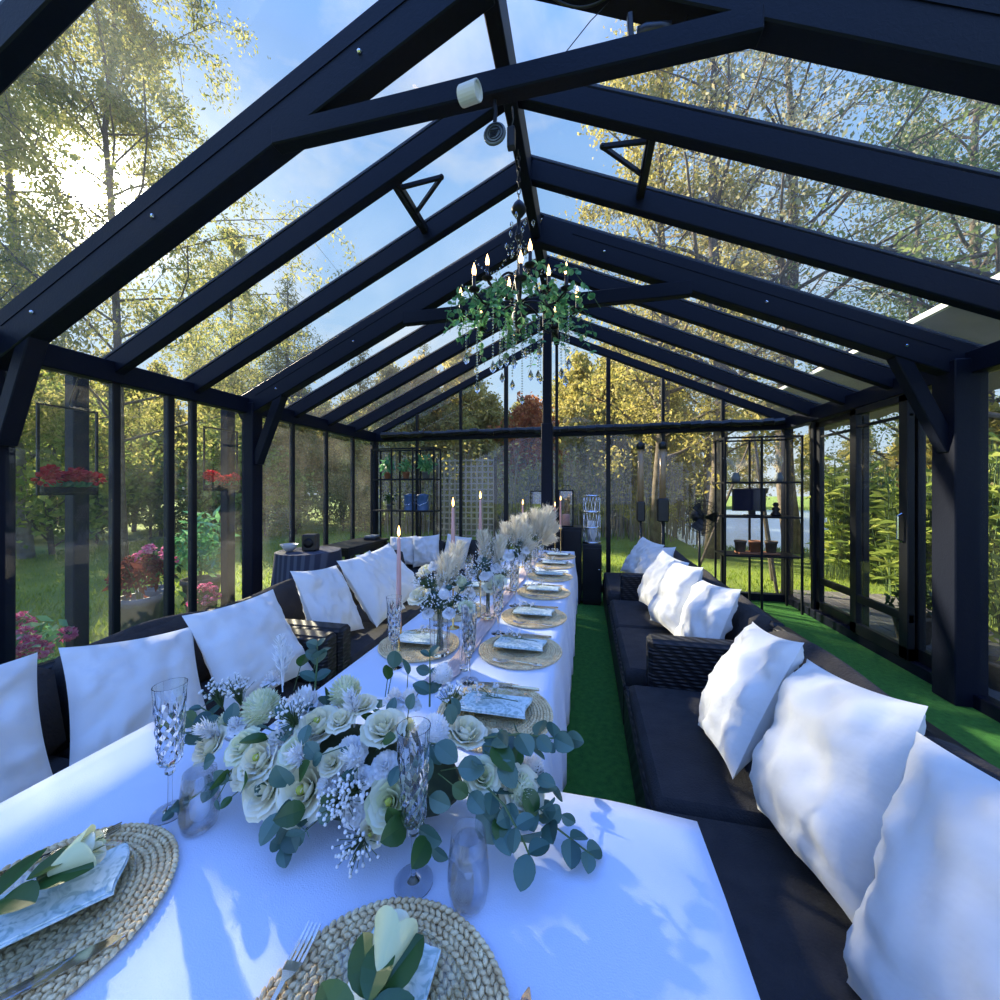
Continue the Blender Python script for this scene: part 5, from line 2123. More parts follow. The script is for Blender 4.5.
m.build('guard', M['iron'], t)
for k in range(3):
    a0 = 2 * PI * k / 3
    m = MB()

    def bl(u, v, a0=a0):
        r = .03 + .15 * v
        a = a0 + (u - .5) * (.9 - .1 * v)
        return (r * math.cos(a), -.08 - .04 * (u - .5), 1.10 + r * math.sin(a))
    m.grid(bl, 4, 5)
    m.build('blade', M['screen'], t, True)

# ================================================================= just outside the glass
# posts and red-flowered hanging frames outside the left wall
for i, (x, y, w) in enumerate(((-3.55, 2.22, .10), (-3.55, 2.90, .055), (-3.55, 3.53, .10))):
    m = MB()
    m.box((0, 0, 1.17), (w, w, 2.42), bev=.006)
    m.box((0, 0, 2.40), (w * 1.3, w * 1.3, .02))
    tag(m.build('garden_post', M['timber'] if i != 1 else woodmat('brown_post', (.06, .035, .025), (.12, .07, .05)), None, loc=(x, y, -.04)),
        ['dark post outside the left glass behind the larger hanging frame', 'thin brown post outside the left glass between the hanging frames', 'dark post outside the left glass behind the smaller hanging frame'][i], 'post', 'posts outside the left glass')
for i, (x, y0, y1, z0, z1) in enumerate(((-3.24, 1.84, 2.16, 1.40, 2.02), (-3.24, 3.00, 3.36, 1.43, 2.05))):
    t = empty('hanging_planter', (x, (y0 + y1) / 2, z0), label=['thin black hanging frame with red geraniums, nearer the camera', 'thin black hanging frame with red geraniums, by the left main post'][i], cat='hanging planter', group='red geranium frames outside the left glass')
    L, H_ = y1 - y0, z1 - z0
    m = MB()
    for s in (-1, 1):
        m.box((0, s * L / 2, H_ / 2), (.014, .014, H_))
    for z_ in (0, H_):
        m.box((0, 0, z_), (.014, L + .014, .014))
    m.build('frame', M['iron'], t)
    m = MB()
    m.box((0, 0, .03), (.08, L - .03, .045), bev=.008)
    m.build('trough', M['iron'], t)
    rr = random.Random(i + 40)
    f = MB()
    for k in range(60):
        leaf_quad(f, Vector((rr.uniform(-.05, .05), rr.uniform(-.5, .5) * L * .8, .055)), Vector((rr.gauss(0, .6), rr.gauss(0, .6), .5)), Vector((rr.gauss(0, 1), rr.gauss(0, 1), 1)), .05, .045, .1)
    f.build('foliage', M['ivy'], t)
    for k in range(8):
        c = Vector((rr.uniform(-.04, .05), (k / 7 - .5) * L * .84, rr.uniform(.075, .15)))
        f = MB()
        for j in range(40):
            d = Vector((rr.gauss(0, 1), rr.gauss(0, 1), rr.gauss(.3, 1))).normalized()
            leaf_quad(f, c + d * .026, d, Vector((rr.gauss(0, 1), rr.gauss(0, 1), 1)), .036, .034, .1)
        f.build('flower_head', M['redflower'], t)
    m = MB()
    m.tube([(0, 0, H_), (.02, 0, H_ + .08), (.10, 0, 2.24 - z0)], .005, 5)
    m.build('hook', M['iron'], t)

# potted plants outside the left glass
GP = 'potted plants outside the left glass'
pot_plant(-3.50, 2.62, -.04, .15, .52, 'greypot', 'driedflower', 150, .20, .36, 'tall grey pot of russet hydrangea outside the left glass', L=.08, seed=21, group=GP, flower='driedflower', nf=12)
pot_plant(-4.02, 3.12, -.04, .15, .44, 'greypot', 'leafgreen', 160, .19, .45, 'pink and white flowering pot right behind the russet hydrangea', L=.07, seed=22, group=GP, flower='pinkflower', nf=8)
pot_plant(-4.15, 3.72, -.04, .20, .40, 'bark', 'ivy', 420, .26, .85, 'bushy tall green potted shrub outside, near the left main post', L=.11, W=.3, seed=23, group=GP)
pot_plant(-3.22, 2.95, -.04, .11, .30, 'bark', 'leafgreen', 90, .14, .25, 'low magenta-flowered pot in front of the bushy shrub', L=.06, seed=24, group=GP, flower='pinkflower', nf=7)
pot_plant(-3.30, 1.80, -.04, .15, .22, 'greypot', 'ivy', 160, .22, .40, 'pink hydrangea pot outside at the left picture edge', L=.09, seed=25, group=GP, flower='pinkflower', nf=12)

# wooden lattice outside the far gable
t = empty('garden_trellis', (-1.62, 6.3, -.04), label='weathered square lattice trellis outside the far gable', cat='trellis')
m = MB()
for i in range(11):
    m.box((-.50 + .10 * i, .012, 1.02), (.026, .012, 1.98))
for j in range(20):
    m.box((0, 0, .08 + .10 * j), (1.04, .012, .026))
m.build('lattice', woodmat('weathered_lath', (.42, .36, .28), (.62, .54, .44)), t)
m = MB()
for s in (-1, 1):
    m.box((s * .53, .006, 1.0), (.04, .04, 2.06))
m.build('frame', M['bark'], t)

# leaning pole with two legs outside the rack (garden tripod)
t = empty('garden_tripod', (2.9, 6.6, -.04), label='dark garden tripod of three leaning poles behind the tall rack', cat='tripod')
for i, (dx, dy) in enumerate(((-.85, -.1), (.45, .35), (.15, -.5))):
    m = MB()
    m.tube([(dx, dy, 0), (.05, 0, 2.35)], [.022, .016], 7)
    m.build('leg', M['bark'], t)
m = MB()
m.tube([(.05, 0, 2.05), (.02, -.02, 1.5)], .004, 5)
m.build('chain', M['iron'], t)
m = MB()
m.lathe([(1e-6, 0), (.14, .01), (.20, .07), (.215, .14), (.205, .14), (.19, .075), (.12, .025), (1e-6, .018)], 20, c=(.02, -.02, 1.36))
m.build('kettle', M['iron'], t, True)

# beige awning with a white edge beyond the right wall
t = empty('garden_awning', (4.4, 5.0, 0), label='beige sloping awning with a white edge beyond the right glass wall', cat='awning')
m = MB()
nU, nV = 14, 10


def aw(u, v, off=0):
    x = 3.47 + 1.2 * v
    y = 1.4 + 7.2 * u
    return (x - 4.4, y - 5.0, 3.02 - .32 * v - .03 * math.sin(v * PI) + off)


m.grid(lambda u, v: aw(u, v, -.012), nU, nV)
q = MB()
q.grid(lambda u, v: aw(u, v, .012), nU, nV)
q.f = [f[::-1] for f in q.f]
m.merge(q)
m.build('canopy', M['beige'], t, True)
m = MB()
m.beam((3.45 - 4.4, 1.4 - 5, 3.03), (3.45 - 4.4, 8.6 - 5, 3.03), .045, .05)
m.build('edge_bar', M['whitepaint'], t)
m = MB()


def val(u, v):
    y = 1.4 + 7.2 * u
    return (4.68 - 4.4, y - 5.0, 2.70 - (.17 + .03 * abs(math.sin(u * 40))) * v)


m.grid(val, 120, 3)
m.build('valance', M['beige'], t)
for yy in (1.7, 8.3):
    m = MB()
    m.box((4.6 - 4.4, yy - 5, 1.32), (.07, .07, 2.72))
    m.build('post', M['alu'], t)
    m = MB()
    m.beam((4.6 - 4.4, yy - 5, 2.67), (3.5 - 4.4, yy - 5, 2.96), .05, .05)
    m.build('arm', M['alu'], t)
# ================================================================= trees, shrubs, grass
M['lf_willow'] = leafmat('willow_leaves', [(.17, .20, .05), (.28, .30, .08), (.40, .38, .11), (.52, .46, .18)], .6)
M['lf_yellow'] = leafmat('yellow_birch_leaves', [(.26, .26, .08), (.42, .37, .10), (.54, .45, .12), (.58, .50, .22)], .5)
M['lf_sparse'] = leafmat('thin_greybrown_leaves', [(.28, .32, .20), (.40, .40, .24), (.50, .40, .20), (.50, .54, .44)], .5)
M['lf_green'] = leafmat('mid_green_leaves', [(.13, .19, .06), (.23, .29, .09), (.36, .40, .13)], .55)
M['lf_forest'] = leafmat('dark_forest_leaves', [(.16, .18, .06), (.27, .27, .09), (.38, .34, .12), (.50, .40, .14)], .55)
M['lf_olive'] = leafmat('olive_brown_leaves', [(.28, .24, .09), (.42, .33, .12), (.54, .40, .15)], .55)
M['lf_red'] = leafmat('russet_leaves', [(.36, .12, .05), (.52, .18, .07), (.60, .28, .10)], .55)
M['lf_pine'] = leafmat('pine_needles', [(.07, .09, .045), (.12, .14, .06), (.18, .19, .09)], .4)
M['lf_reed'] = leafmat('reed_leaves', [(.16, .24, .06), (.32, .40, .09), (.50, .54, .15)], .55)


def tree_mesh(seed, H, cb, R_, nl, ls, lmat, bark, nb=24, droop=.35, up=.7, bare=.0, tr=.14, clump=.16, asp=.5, shape=.5, lean=(0, 0), gap=None):
    """trunk+branches and crown as two meshes"""
    rs = random.Random(seed)
    rng = np.random.default_rng(seed)
    wood = MB()
    tp = []
    x = y = 0
    for i in range(9):
        t = i / 8
        tp.append(Vector((x + lean[0] * t * H, y + lean[1] * t * H, t * H * .97)))
        x += rs.uniform(-.02, .02) * H * .5
        y += rs.uniform(-.02, .02) * H * .5
    wood.tube(tp, [tr * (1 - .92 * i / 8) + .012 for i in range(9)], 7)

    def at(t):
        k = min(int(t * 8), 7)
        return tp[k].lerp(tp[k + 1], t * 8 - k)
    segs = []
    for b in range(nb):
        u = (b + rs.random() * .7) / nb
        t = cb + (.98 - cb) * u
        a = b * 2.39996 + rs.uniform(-.3, .3)
        prof = (math.sin(PI * min(1, (u * .86 + .14)) ** shape) + .12) if shape else (1 - u) + .08
        L = R_ * prof * rs.uniform(.75, 1.15)
        d = Vector((math.cos(a), math.sin(a), up * rs.uniform(.5, 1.2))).normalized()
        p0 = at(t)
        pts = [p0]
        v = d.copy()
        n = 5
        for k in range(n):
            v = (v + Vector((rs.uniform(-.18, .18), rs.uniform(-.18, .18), rs.uniform(-.12, .12) - droop * .25 * k / n))).normalized()
            pts.append(pts[-1] + v * L / n)
        r0 = tr * .34 * (1 - .7 * u)
        wood.tube(pts, [r0 * (1 - .85 * k / n) + .004 for k in range(n + 1)], 4, False)
        for s in range(7):
            q = rs.uniform(.25, 1.0) * n
            k = min(int(q), n - 1)
            s0 = pts[k].lerp(pts[k + 1], q - k)
            sd = (v * .4 + Vector((rs.gauss(0, .7), rs.gauss(0, .7), rs.gauss(.1, .5)))).normalized()
            sl_ = L * rs.uniform(.22, .45)
            s1 = s0 + sd * sl_ * .5
            s2 = s1 + (sd + Vector((0, 0, -droop * 1.3))).normalized() * sl_ * .6
            s3 = s2 + (sd * .5 + Vector((0, 0, -droop * 2))).normalized() * sl_ * .5 * droop * 1.5
            wood.tube([s0, s1, s2, s3], [.009, .006, .004, .003], 3, False)
            segs += [(s0, s1), (s1, s2), (s2, s3), (s2, s3)]
    A = np.array([tuple(p) for p, q in segs])
    B = np.array([tuple(q) for p, q in segs])
    keep = rng.random(len(A)) > bare
    A, B = A[keep], B[keep]
    idx = rng.integers(0, len(A), nl)
    w = rng.random(nl)[:, None]
    pts = A[idx] * (1 - w) + B[idx] * w + rng.normal(size=(nl, 3)) * clump * np.array([1, 1, .8])
    if gap is not None:      # the break in the foliage through which the sun stands free
        g0, gd, gr = gap
        rel = pts - np.array(g0)
        rel = rel - (rel @ np.array(gd))[:, None] * np.array(gd)
        pts = pts[np.linalg.norm(rel, axis=1) > gr]
    co_, q = leaves_np(pts, ls, rng, droop, asp)
    return wood.mesh('trunk', M[bark], True), np_mesh('crown', co_, q, M[lmat])


def conifer_mesh(seed, H, R_, nl):
    rs = random.Random(seed)
    rng = np.random.default_rng(seed)
    wood = MB()
    wood.tube([(0, 0, 0), (rs.uniform(-.1, .1), 0, H * .5), (0, 0, H)], [.14, .09, .01], 7)
    A, B = [], []
    nb = 70
    for b in range(nb):
        u = b / nb
        z = H * (.22 + .77 * u)
        a = b * 2.39996
        L = R_ * (1 - u) ** .8 * rs.uniform(.7, 1.15) + .15
        e_ = Vector((L * math.cos(a), L * math.sin(a), z + L * (.15 - .35 * (1 - u))))
        wood.tube([(0, 0, z), e_], [.02, .005], 3, False)
        A.append((0, 0, z))
        B.append(tuple(e_))
    A, B = np.array(A), np.array(B)
    Lg = np.linalg.norm(B - A, axis=1)
    idx = rng.choice(len(A), nl, p=Lg / Lg.sum())
    w = (rng.random(nl) ** .6)[:, None]
    pts = A[idx] * (1 - w) + B[idx] * w + rng.normal(size=(nl, 3)) * .10
    co_, q = leaves_np(pts, .17, rng, .3, .22)
    return wood.mesh('trunk', M['bark'], True), np_mesh('crown', co_, q, M['lf_pine'])


def plant_tree(name, meshes, x, y, label, group=None, rot=0., s=1., z=-.06, cat='tree'):
    t = empty(name, (x, y, z), (0, 0, rot), label=label, cat=cat, group=group)
    link('trunk', meshes[0], t)
    link('crown', meshes[1], t)
    t.scale = (s, s, s) if not isinstance(s, tuple) else s
    return t


KW = globals().get('LEAF_DENSITY', 1.0)
sun_dir = Vector((-1.765, 1.0, 1.081)).normalized()
rz_ = Matrix.Rotation(-.4, 3, 'Z')
willow = tree_mesh(3, 13, .18, 3.1, int(84000 * KW), .070, 'lf_willow', 'bark', 44, .55, .9, .10, .065, .12, .42, gap=(rz_ @ (Vector((.4, 0, 1.43)) - Vector((-7.7, 5.2, -.06))), rz_ @ sun_dir, .24))
rz2 = Matrix.Rotation(-1.9, 3, 'Z')
willow2 = tree_mesh(14, 12, .16, 2.3, int(44000 * KW), .075, 'lf_willow', 'birchbark', 30, .5, .9, .1, .12, .13, .42, gap=(rz2 @ (Vector((.4, 0, 1.43)) - Vector((-11.2, 5.7, -.06))), rz2 @ sun_dir, .38))
yellow = tree_mesh(7, 13.5, .16, 2.8, int(36000 * KW), .080, 'lf_yellow', 'bark', 36, .3, .8, .36, .15, .16, .6)
sparse = tree_mesh(8, 13, .25, 2.9, int(13000 * KW), .062, 'lf_sparse', 'bark', 34, .25, .9, .2, .15, .15, .55)
greenish = tree_mesh(9, 12, .18, 2.7, int(22000 * KW), .070, 'lf_green', 'bark', 34, .4, .7, .15, .16, .18, .5)
forest = [tree_mesh(20 + i, 10, .22, 2.3, int(11000 * KW), .19, ['lf_forest', 'lf_olive', 'lf_forest', 'lf_yellow'][i], ['bark', 'birchbark', 'bark', 'birchbark'][i], 26, .3, .7, .1, .11, .24, .6) for i in range(4)]
red = tree_mesh(31, 6, .12, 2.1, int(8000 * KW), .18, 'lf_red', 'bark', 26, .2, .7, 0, .1, .22, .6)
pine = conifer_mesh(41, 11, 1.7, int(9000 * KW))
bushes = [tree_mesh(50 + i, 2.6, .04, 1.15, int(5200 * KW), .11, m_, 'bark', 22, .2, .9, 0, .03, .13, .55) for i, m_ in enumerate(('lf_green', 'lf_yellow', 'lf_forest'))]

# --- left, on the sun side
plant_tree('willow_tree', willow, -7.7, 5.2, 'big airy willow-like tree with the sun shining through, left foreground', None, .4)
plant_tree('willow_tree', willow2, -11.2, 5.7, 'pale-barked airy tree left of the sun at the picture edge', None, 1.9)
plant_tree('willow_tree', willow2, -15.0, 14.0, 'smaller airy tree whose crown ends below the near left rafter', None, 3.3, 1.12)
plant_tree('willow_tree', willow, -8.6, 1.2, 'airy tree close by on the left, seen over the topmost left rafter', None, 2.2, .92)
GPN = 'conifers behind the left lawn'
for x, y, s, lb in ((-12.3, 14.2, 1.0, 'tallest dark conifer behind the left lawn, under the left rafters'), (-9.6, 15.5, .80, 'conifer with a thin tip right of the tallest one'), (-14.5, 16, .92, 'conifer left of the tallest one'), (-8.0, 19, .86, 'most distant conifer of the left group')):
    plant_tree('conifer_tree', pine, x, y, lb, GPN, x, s)
# the forest edge round the lawn: look-alikes
rs = random.Random(12)
GF = 'forest trees behind the lawn'
spots = []
for i in range(30):
    a = i / 29
    x = -19 + 14 * a + rs.uniform(-.8, .8)
    y = 4.5 + 13.5 * a ** .9 + rs.uniform(-1.2, 1.2)
    spots.append((x, y, rs.uniform(.42, .60) if 3 < y < 15 else rs.uniform(.6, .85)))
for i in range(15):
    x = -6.5 + 11 * i / 14 + rs.uniform(-.4, .4)
    spots.append((x, 17.5 + rs.uniform(-1.5, 3) , rs.uniform(.34, .46)))
for i in range(14):
    x = -9 + 15 * i / 13 + rs.uniform(-.6, .6)
    spots.append((x, 26 + rs.uniform(-1.5, 3), rs.uniform(.72, .95)))
for i in range(14):
    spots.append((-24 + 18 * i / 13 + rs.uniform(-1, 1), 9 + 17 * i / 13 + rs.uniform(-1, 1), rs.uniform(.62, .8)))
for i, (x, y, s) in enumerate(spots):
    plant_tree('forest_tree', forest[rs.choice([0, 0, 1, 2, 2, 3])], x, y, 'tree standing in the mixed forest edge behind the lawn', GF, rs.uniform(0, 6), (s, s, s * rs.uniform(.9, 1.1)))
for i in range(26):
    a = i / 25
    x = -16 + 20.0 * a
    y = 6.2 + 8.5 * min(1, a * 1.6) + rs.uniform(-.6, .6)
    plant_tree('undergrowth_bush', bushes[rs.choice([0, 2, 2])], x, y, 'low bush in the undergrowth at the forest edge', 'bushes of the forest edge', rs.uniform(0, 6), rs.uniform(.55, .95), cat='bush')
plant_tree('russet_tree', red, -1.75, 16.6, 'round russet-red tree left of the black ridge post', None, .3, .92)
plant_tree('olive_tree', forest[3], -3.9, 17.2, 'yellow-green rounded tree left of the russet-red one', None, .9, (.62, .62, .60))
# --- ahead and right
plant_tree('birch_tree', yellow, 2.1, 9.9, 'golden autumn birch right of the black ridge post', None, .8, 1.0)
plant_tree('birch_tree', yellow, 4.2, 13.4, 'second golden birch behind and right of the first', None, 2.6, .86)
plant_tree('birch_tree', sparse, 3.0, 8.8, 'thin brown-leaved tree with bare top branches above the right roof', None, 4.4, 1.06)
plant_tree('alder_tree', sparse, 5.0, 9.8, 'tree with the thick dark trunk at the lake shore', None, 1.2, (1.25, 1.25, .98))
plant_tree('alder_tree', greenish, 7.0, 7.4, 'leafy green tree at the upper right beyond the awning', None, .5, 1.0)
plant_tree('alder_tree', greenish, 8.6, 12.0, 'green-grey tree by the lake right of the thick trunk', None, 2.5, .95)
plant_tree('alder_tree', sparse, 8.0, 9.6, 'thin-leaved tree between the lake tree and the awning', None, 3.5, .92)
for i, (x, y, s) in enumerate(((.2, 16.2, .6), (1.2, 14.6, .58), (1.6, 15.0, .7), (2.7, 14.4, .6), (3.3, 16.0, .72), (.2, 18.5, .8), (2.2, 19, .85))):
    plant_tree('forest_tree', forest[(3, 1, 0, 3, 1, 3, 3)[i]], x, y, 'tree standing in the mixed forest edge behind the lawn', GF, i * 1.3, s)
# far shore of the lake
for i in range(14):
    plant_tree('shore_tree', forest[rs.choice([0, 1, 3])], 6 + 3.0 * i + rs.uniform(-1, 1), 38 + rs.uniform(-2, 3) - .25 * i, 'tree on the far shore of the lake', 'trees on the far shore', rs.uniform(0, 6), rs.uniform(.6, .8), z=-.5)


# sunlit hazel bushes on the left lawn
hazel = tree_mesh(57, 3.0, .03, 1.3, int(7000 * KW), .10, 'lf_reed', 'bark', 26, .3, .9, 0, .03, .16, .6)
for x, y, s, lb in ((-11.4, 6.2, 1.3, 'sunlit hazel bush on the left lawn behind the nearer hanging frame'), (-10.2, 9.6, 1.25, 'sunlit hazel bush on the left lawn behind the smaller hanging frame'), (-12.0, 3.4, 1.4, 'sunlit hazel bush at the left picture edge')):
    plant_tree('hazel_bush', hazel, x, y, lb, 'hazel bushes on the left lawn', x, s, cat='bush')
# young stems crowding the edge of the wood behind the far gable
rs2 = random.Random(90)
th = MB()
for i in range(650):
    x_, y_ = rs2.uniform(-6.5, 3.6), rs2.uniform(11.0, 14.0)
    h_ = rs2.uniform(1.2, 3.0)
    th.cur = rs2.choice([0, 0, 1])
    th.tube([(x_, y_, -.05), (x_ + rs2.uniform(-.1, .1), y_, h_ * .5), (x_ + rs2.uniform(-.3, .3), y_ + rs2.uniform(-.2, .2), h_)], [.016, .012, .004], 3, False)
    th.cur = 2
    for k in range(7):
        leaf_quad(th, Vector((x_ + rs2.uniform(-.2, .2), y_ + rs2.uniform(-.2, .2), h_ * rs2.uniform(.35, 1.05))), Vector((rs2.gauss(0, 1), rs2.gauss(0, 1), rs2.gauss(0, .6))), Vector((rs2.gauss(0, 1), rs2.gauss(0, 1), 1)), .13, .07, .1)
M['twig'] = surf('tan_saplings', (.22, .17, .10), .9, 0, (.36, .29, .18), 5.)
tag(th.build('sapling_undergrowth', [M['twig'], M['birchbark'], M['lf_yellow']]), 'crowded tan saplings along the wood edge behind the far gable', 'undergrowth', kind='stuff')


# --- shrubs beyond the right wall
def reed_mesh(seed, n, H, R_, lm, w=.02):
    """clump of long arching leaves on canes"""
    rs = random.Random(seed)
    m = MB()
    m.cur = 1
    canes = []
    for k in range(int(n / 9)):
        a, r = rs.uniform(0, 2 * PI), R_ * math.sqrt(rs.random()) * .7
        b0 = Vector((r * math.cos(a), r * math.sin(a), 0))
        tp_ = b0 + Vector((rs.uniform(-.2, .2), rs.uniform(-.2, .2), H * rs.uniform(.6, 1)))
        canes.append((b0, tp_))
        m.tube([b0, b0.lerp(tp_, .5) + Vector((rs.uniform(-.04, .04), 0, 0)), tp_], .005, 4, False)
    m.cur = 0
    for i in range(n):
        b0, tp_ = rs.choice(canes)
        p = b0.lerp(tp_, rs.uniform(.15, 1))
        d = Vector((rs.gauss(0, 1), rs.gauss(0, 1), rs.uniform(.1, 1.2))).normalized()
        L = rs.uniform(.18, .36)
        s = d.cross(Vector((0, 0, 1))).normalized() * w * rs.uniform(.6, 1.2)
        q1, q2 = p + d * L * .5, p + d * L * .95 - Vector((0, 0, L * .3))
        m.add([p - s * .4, p + s * .4, q1 + s, q2, q1 - s], [(0, 1, 2, 3, 4)])
    return m.mesh('foliage', [M[lm], M['stem']])


reeds = [reed_mesh(60, 1300, 2.0, .6, 'lf_reed', .026), reed_mesh(61, 1100, 1.7, .6, 'lf_reed', .03), reed_mesh(62, 900, 1.5, .55, 'lf_green', .03)]
GR_ = 'tall leafy clumps beyond the sliding doors'
for i, (x, y, s, k, lb) in enumerate((
        (4.75, 7.3, 1.0, 0, 'tall reed-like clump farthest along the right wall'), (4.9, 6.2, 1.05, 1, 'tall leafy clump seen through the far sliding door'),
        (4.95, 5.2, .98, 0, 'tall leafy clump seen through the near sliding door'), (4.7, 4.3, .9, 1, 'leafy clump beyond the thick black right post'),
        (5.6, 8.6, 1.0, 1, 'reed-like clump at the lake end of the garden bed'), (6.2, 6.4, 1.15, 0, 'second-row clump behind the sliding doors'), (5.9, 5.0, 1.1, 1, 'second-row clump behind the near sliding door'),
        (4.55, 3.35, 1.0, 2, 'dark pointed-leaf clump at the right picture edge'), (4.6, 2.5, 1.1, 2, 'dark pointed-leaf clump cut by the right picture edge'), (5.8, 3.6, 1.3, 2, 'tall dark clump behind the one at the right picture edge'))):
    t = empty('garden_bush', (x, y, -.06), (0, 0, i * 1.1), label=lb, cat='bush', group=GR_)
    link('foliage', reeds[k], t)
    t.scale = (s, s, s)
plant_tree('autumn_bush', bushes[1], 6.8, 8.2, 'yellow autumn bush above the reeds, seen through the sliding doors', None, .4, (1.3, 1.3, 1.15), cat='bush')
plant_tree('autumn_bush', forest[3], 8.6, 8.6, 'small golden tree behind the yellow autumn bush', None, 1.4, .42, cat='tree')
plant_tree('autumn_bush', red, 7.6, 9.4, 'russet bush beside the yellow autumn bush', None, 1.4, .42, cat='bush')
pot_plant(3.30, 3.42, .01, .10, .20, 'bark', 'lf_reed', 150, .12, .95, 'sunlit pale yellow-green potted plant by the thick black post', seed=71, L=.10, W=.35)
pot_plant(3.42, 4.35, .01, .15, .26, 'bark', 'leafgreen', 160, .2, .3, 'dark tub on the terrace outside the sliding doors', seed=72, L=.09, W=.35)
pot_plant(3.75, 3.30, -.04, .16, .30, 'bark', 'lf_green', 260, .26, .55, 'red-flowered pot at the right picture edge', seed=73, L=.10, W=.3, flower='redflower', nf=4)

# --- grass blades on the lawn near the glass: nobody could count them
rng = np.random.default_rng(4)
n = 60000
gx_, gy_ = [], []
x = np.concatenate([rng.uniform(-12, -3.15, int(n * .62)), rng.uniform(-4, 7, int(n * .38))])
y = np.concatenate([rng.uniform(.5, 12, int(n * .62)), rng.uniform(5.85, 11, n - int(n * .62))])
base = np.stack([x, y, np.full(n, -.06)], 1)
d = np.stack([rng.normal(size=n) * .35, rng.normal(size=n) * .35, np.ones(n)], 1)
L = rng.uniform(.05, .11, n)[:, None]
s = rng.normal(size=(n, 3)) * .008
s[:, 2] = 0
co_ = np.stack([base - s, base + s, base + d * L], 1).reshape(-1, 3)
q = np.arange(3 * n).reshape(n, 3)
M['grass'] = leafmat('grass_blades', [(.16, .26, .03), (.28, .38, .05), (.42, .48, .08)], .55)
tag(link('lawn_grass', np_mesh('lawn_grass', co_, q, M['grass'])), 'short sunlit grass blades of the lawn outside the glass', 'grass', kind='stuff')
# ================================================================= camera, sky, sun
cam = bpy.data.cameras.new('camera')
cam.sensor_width = 36
cam.lens = 36 * 380 / 1000
cam.shift_y = -.010
cam.clip_start = .02
cam.clip_end = 400
co = bpy.data.objects.new('camera', cam)
COL.objects.link(co)
co.location = (.40, 0, 1.43)
co.rotation_euler = (rad(90), 0, math.atan(85 / 380))
SC.camera = co

SUN = Vector((-1.765, 1.0, 1.081)).normalized()
wd = bpy.data.worlds.new('sky')
SC.world = wd
wd.use_nodes = True
nt = wd.node_tree
nt.nodes.clear()
out = nt.nodes.new('ShaderNodeOutputWorld')
bg = nt.nodes.new('ShaderNodeBackground')
tc = N(nt, 'TexCoord')
sep = N(nt, 'SeparateXYZ')
nt.links.new(tc.outputs['Generated'], sep.inputs[0])
cr = N(nt, 'ValToRGB')
e = cr.color_ramp.elements
e[0].position, e[0].color = .0, (.74, .84, .95, 1)
e[1].position, e[1].color = 1., (.13, .33, 1.0, 1)
for pos, c in ((.12, (.62, .80, 1.0)), (.35, (.48, .71, 1.0)), (.62, (.34, .59, 1.0))):
    q = e.new(pos)
    q.color = (*c, 1)
nt.links.new(sep.outputs['Z'], cr.inputs['Fac'])
# clouds: thin wisps
mp = N(nt, 'Mapping')
mp.inputs['Scale'].default_value = (1.6, 1.2, 3.2)
nz = N(nt, 'TexNoise', Scale=2.1, Detail=7., Roughness=.58, Distortion=.5)
nt.links.new(tc.outputs['Generated'], mp.inputs[0])
nt.links.new(mp.outputs[0], nz.inputs['Vector'])
ramp = N(nt, 'MapRange')
ramp.inputs[1].default_value, ramp.inputs[2].default_value = .50, .78
ramp.inputs[3].default_value, ramp.inputs[4].default_value = 0., .75
nt.links.new(nz.outputs['Fac'], ramp.inputs[0])
mx = N(nt, 'MixRGB')
nt.links.new(ramp.outputs[0], mx.inputs['Fac'])
nt.links.new(cr.outputs['Color'], mx.inputs[1])
mx.inputs[2].default_value = (.95, .97, 1.0, 1)
# blue boost added to the unseen sky overhead and behind for ambient light
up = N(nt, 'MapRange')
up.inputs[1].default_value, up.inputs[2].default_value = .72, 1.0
up.inputs[3].default_value, up.inputs[4].default_value = 0., ZENITH_BOOST
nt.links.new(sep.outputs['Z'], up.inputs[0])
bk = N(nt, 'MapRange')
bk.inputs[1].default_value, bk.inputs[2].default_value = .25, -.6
bk.inputs[3].default_value, bk.inputs[4].default_value = 0., BACK_BOOST
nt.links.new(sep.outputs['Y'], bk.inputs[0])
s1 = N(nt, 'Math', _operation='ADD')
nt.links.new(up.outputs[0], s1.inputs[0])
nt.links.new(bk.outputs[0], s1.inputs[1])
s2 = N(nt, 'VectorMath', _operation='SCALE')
s2.inputs[0].default_value = BOOST_BLUE
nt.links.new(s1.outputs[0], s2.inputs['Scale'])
# sun glare in the sky: disc and aureole
vd = N(nt, 'VectorMath', _operation='DOT_PRODUCT')
nrm = N(nt, 'VectorMath', _operation='NORMALIZE')
nt.links.new(tc.outputs['Generated'], nrm.inputs[0])
nt.links.new(nrm.outputs[0], vd.inputs[0])
vd.inputs[1].default_value = SUN
ac = N(nt, 'Math', _operation='ARCCOSINE')
nt.links.new(vd.outputs['Value'], ac.inputs[0])


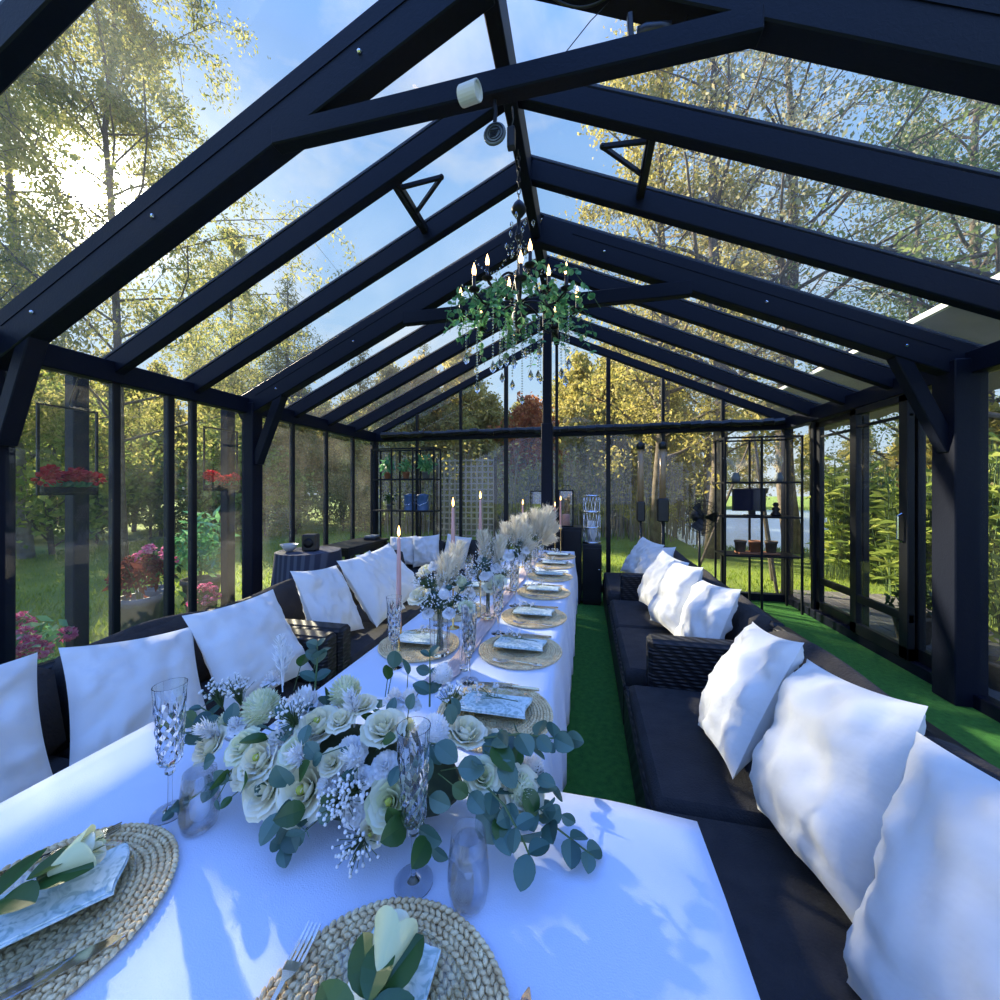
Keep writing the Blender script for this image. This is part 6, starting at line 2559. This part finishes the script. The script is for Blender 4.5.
def glow(width, amp):
    dv = N(nt, 'Math', _operation='DIVIDE')
    dv.inputs[1].default_value = width
    nt.links.new(ac.outputs[0], dv.inputs[0])
    sq = N(nt, 'Math', _operation='POWER')
    sq.inputs[1].default_value = 2.
    nt.links.new(dv.outputs[0], sq.inputs[0])
    ng = N(nt, 'Math', _operation='MULTIPLY')
    ng.inputs[1].default_value = -1.
    nt.links.new(sq.outputs[0], ng.inputs[0])
    ex = N(nt, 'Math', _operation='EXPONENT')
    nt.links.new(ng.outputs[0], ex.inputs[0])
    am = N(nt, 'Math', _operation='MULTIPLY')
    am.inputs[1].default_value = amp
    nt.links.new(ex.outputs[0], am.inputs[0])
    return am


g1, g2 = glow(.050, 60.), glow(.20, .9)
gs = N(nt, 'Math', _operation='ADD')
nt.links.new(g1.outputs[0], gs.inputs[0])
nt.links.new(g2.outputs[0], gs.inputs[1])
gc = N(nt, 'VectorMath', _operation='SCALE')
gc.inputs[0].default_value = (1.0, .93, .78)
nt.links.new(gs.outputs[0], gc.inputs['Scale'])
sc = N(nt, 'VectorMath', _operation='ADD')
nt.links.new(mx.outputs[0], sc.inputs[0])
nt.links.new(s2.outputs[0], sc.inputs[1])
tot = N(nt, 'VectorMath', _operation='ADD')
nt.links.new(sc.outputs[0], tot.inputs[0])
nt.links.new(gc.outputs[0], tot.inputs[1])
nt.links.new(tot.outputs[0], bg.inputs['Color'])
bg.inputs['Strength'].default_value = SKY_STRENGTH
nt.links.new(bg.outputs[0], out.inputs[0])

sl = bpy.data.lights.new('sun', 'SUN')
sl.energy = SUN_ENERGY
sl.angle = rad(1.2)
sl.color = (1.0, .86, .62)
so = bpy.data.objects.new('sun', sl)
COL.objects.link(so)
so.location = SUN * 60
so.rotation_euler = SUN.to_track_quat('Z', 'Y').to_euler()

SC.view_settings.view_transform = 'Standard'
SC.view_settings.look = 'None'
SC.view_settings.exposure = EXPOSURE
SC.view_settings.gamma = 1.0
SC.view_settings.use_curve_mapping = False
SC.cycles.transparent_max_bounces = 24
SC.cycles.max_bounces = 8
SC.cycles.diffuse_bounces = 4
SC.cycles.glossy_bounces = 4
SC.cycles.sample_clamp_indirect = 6.0
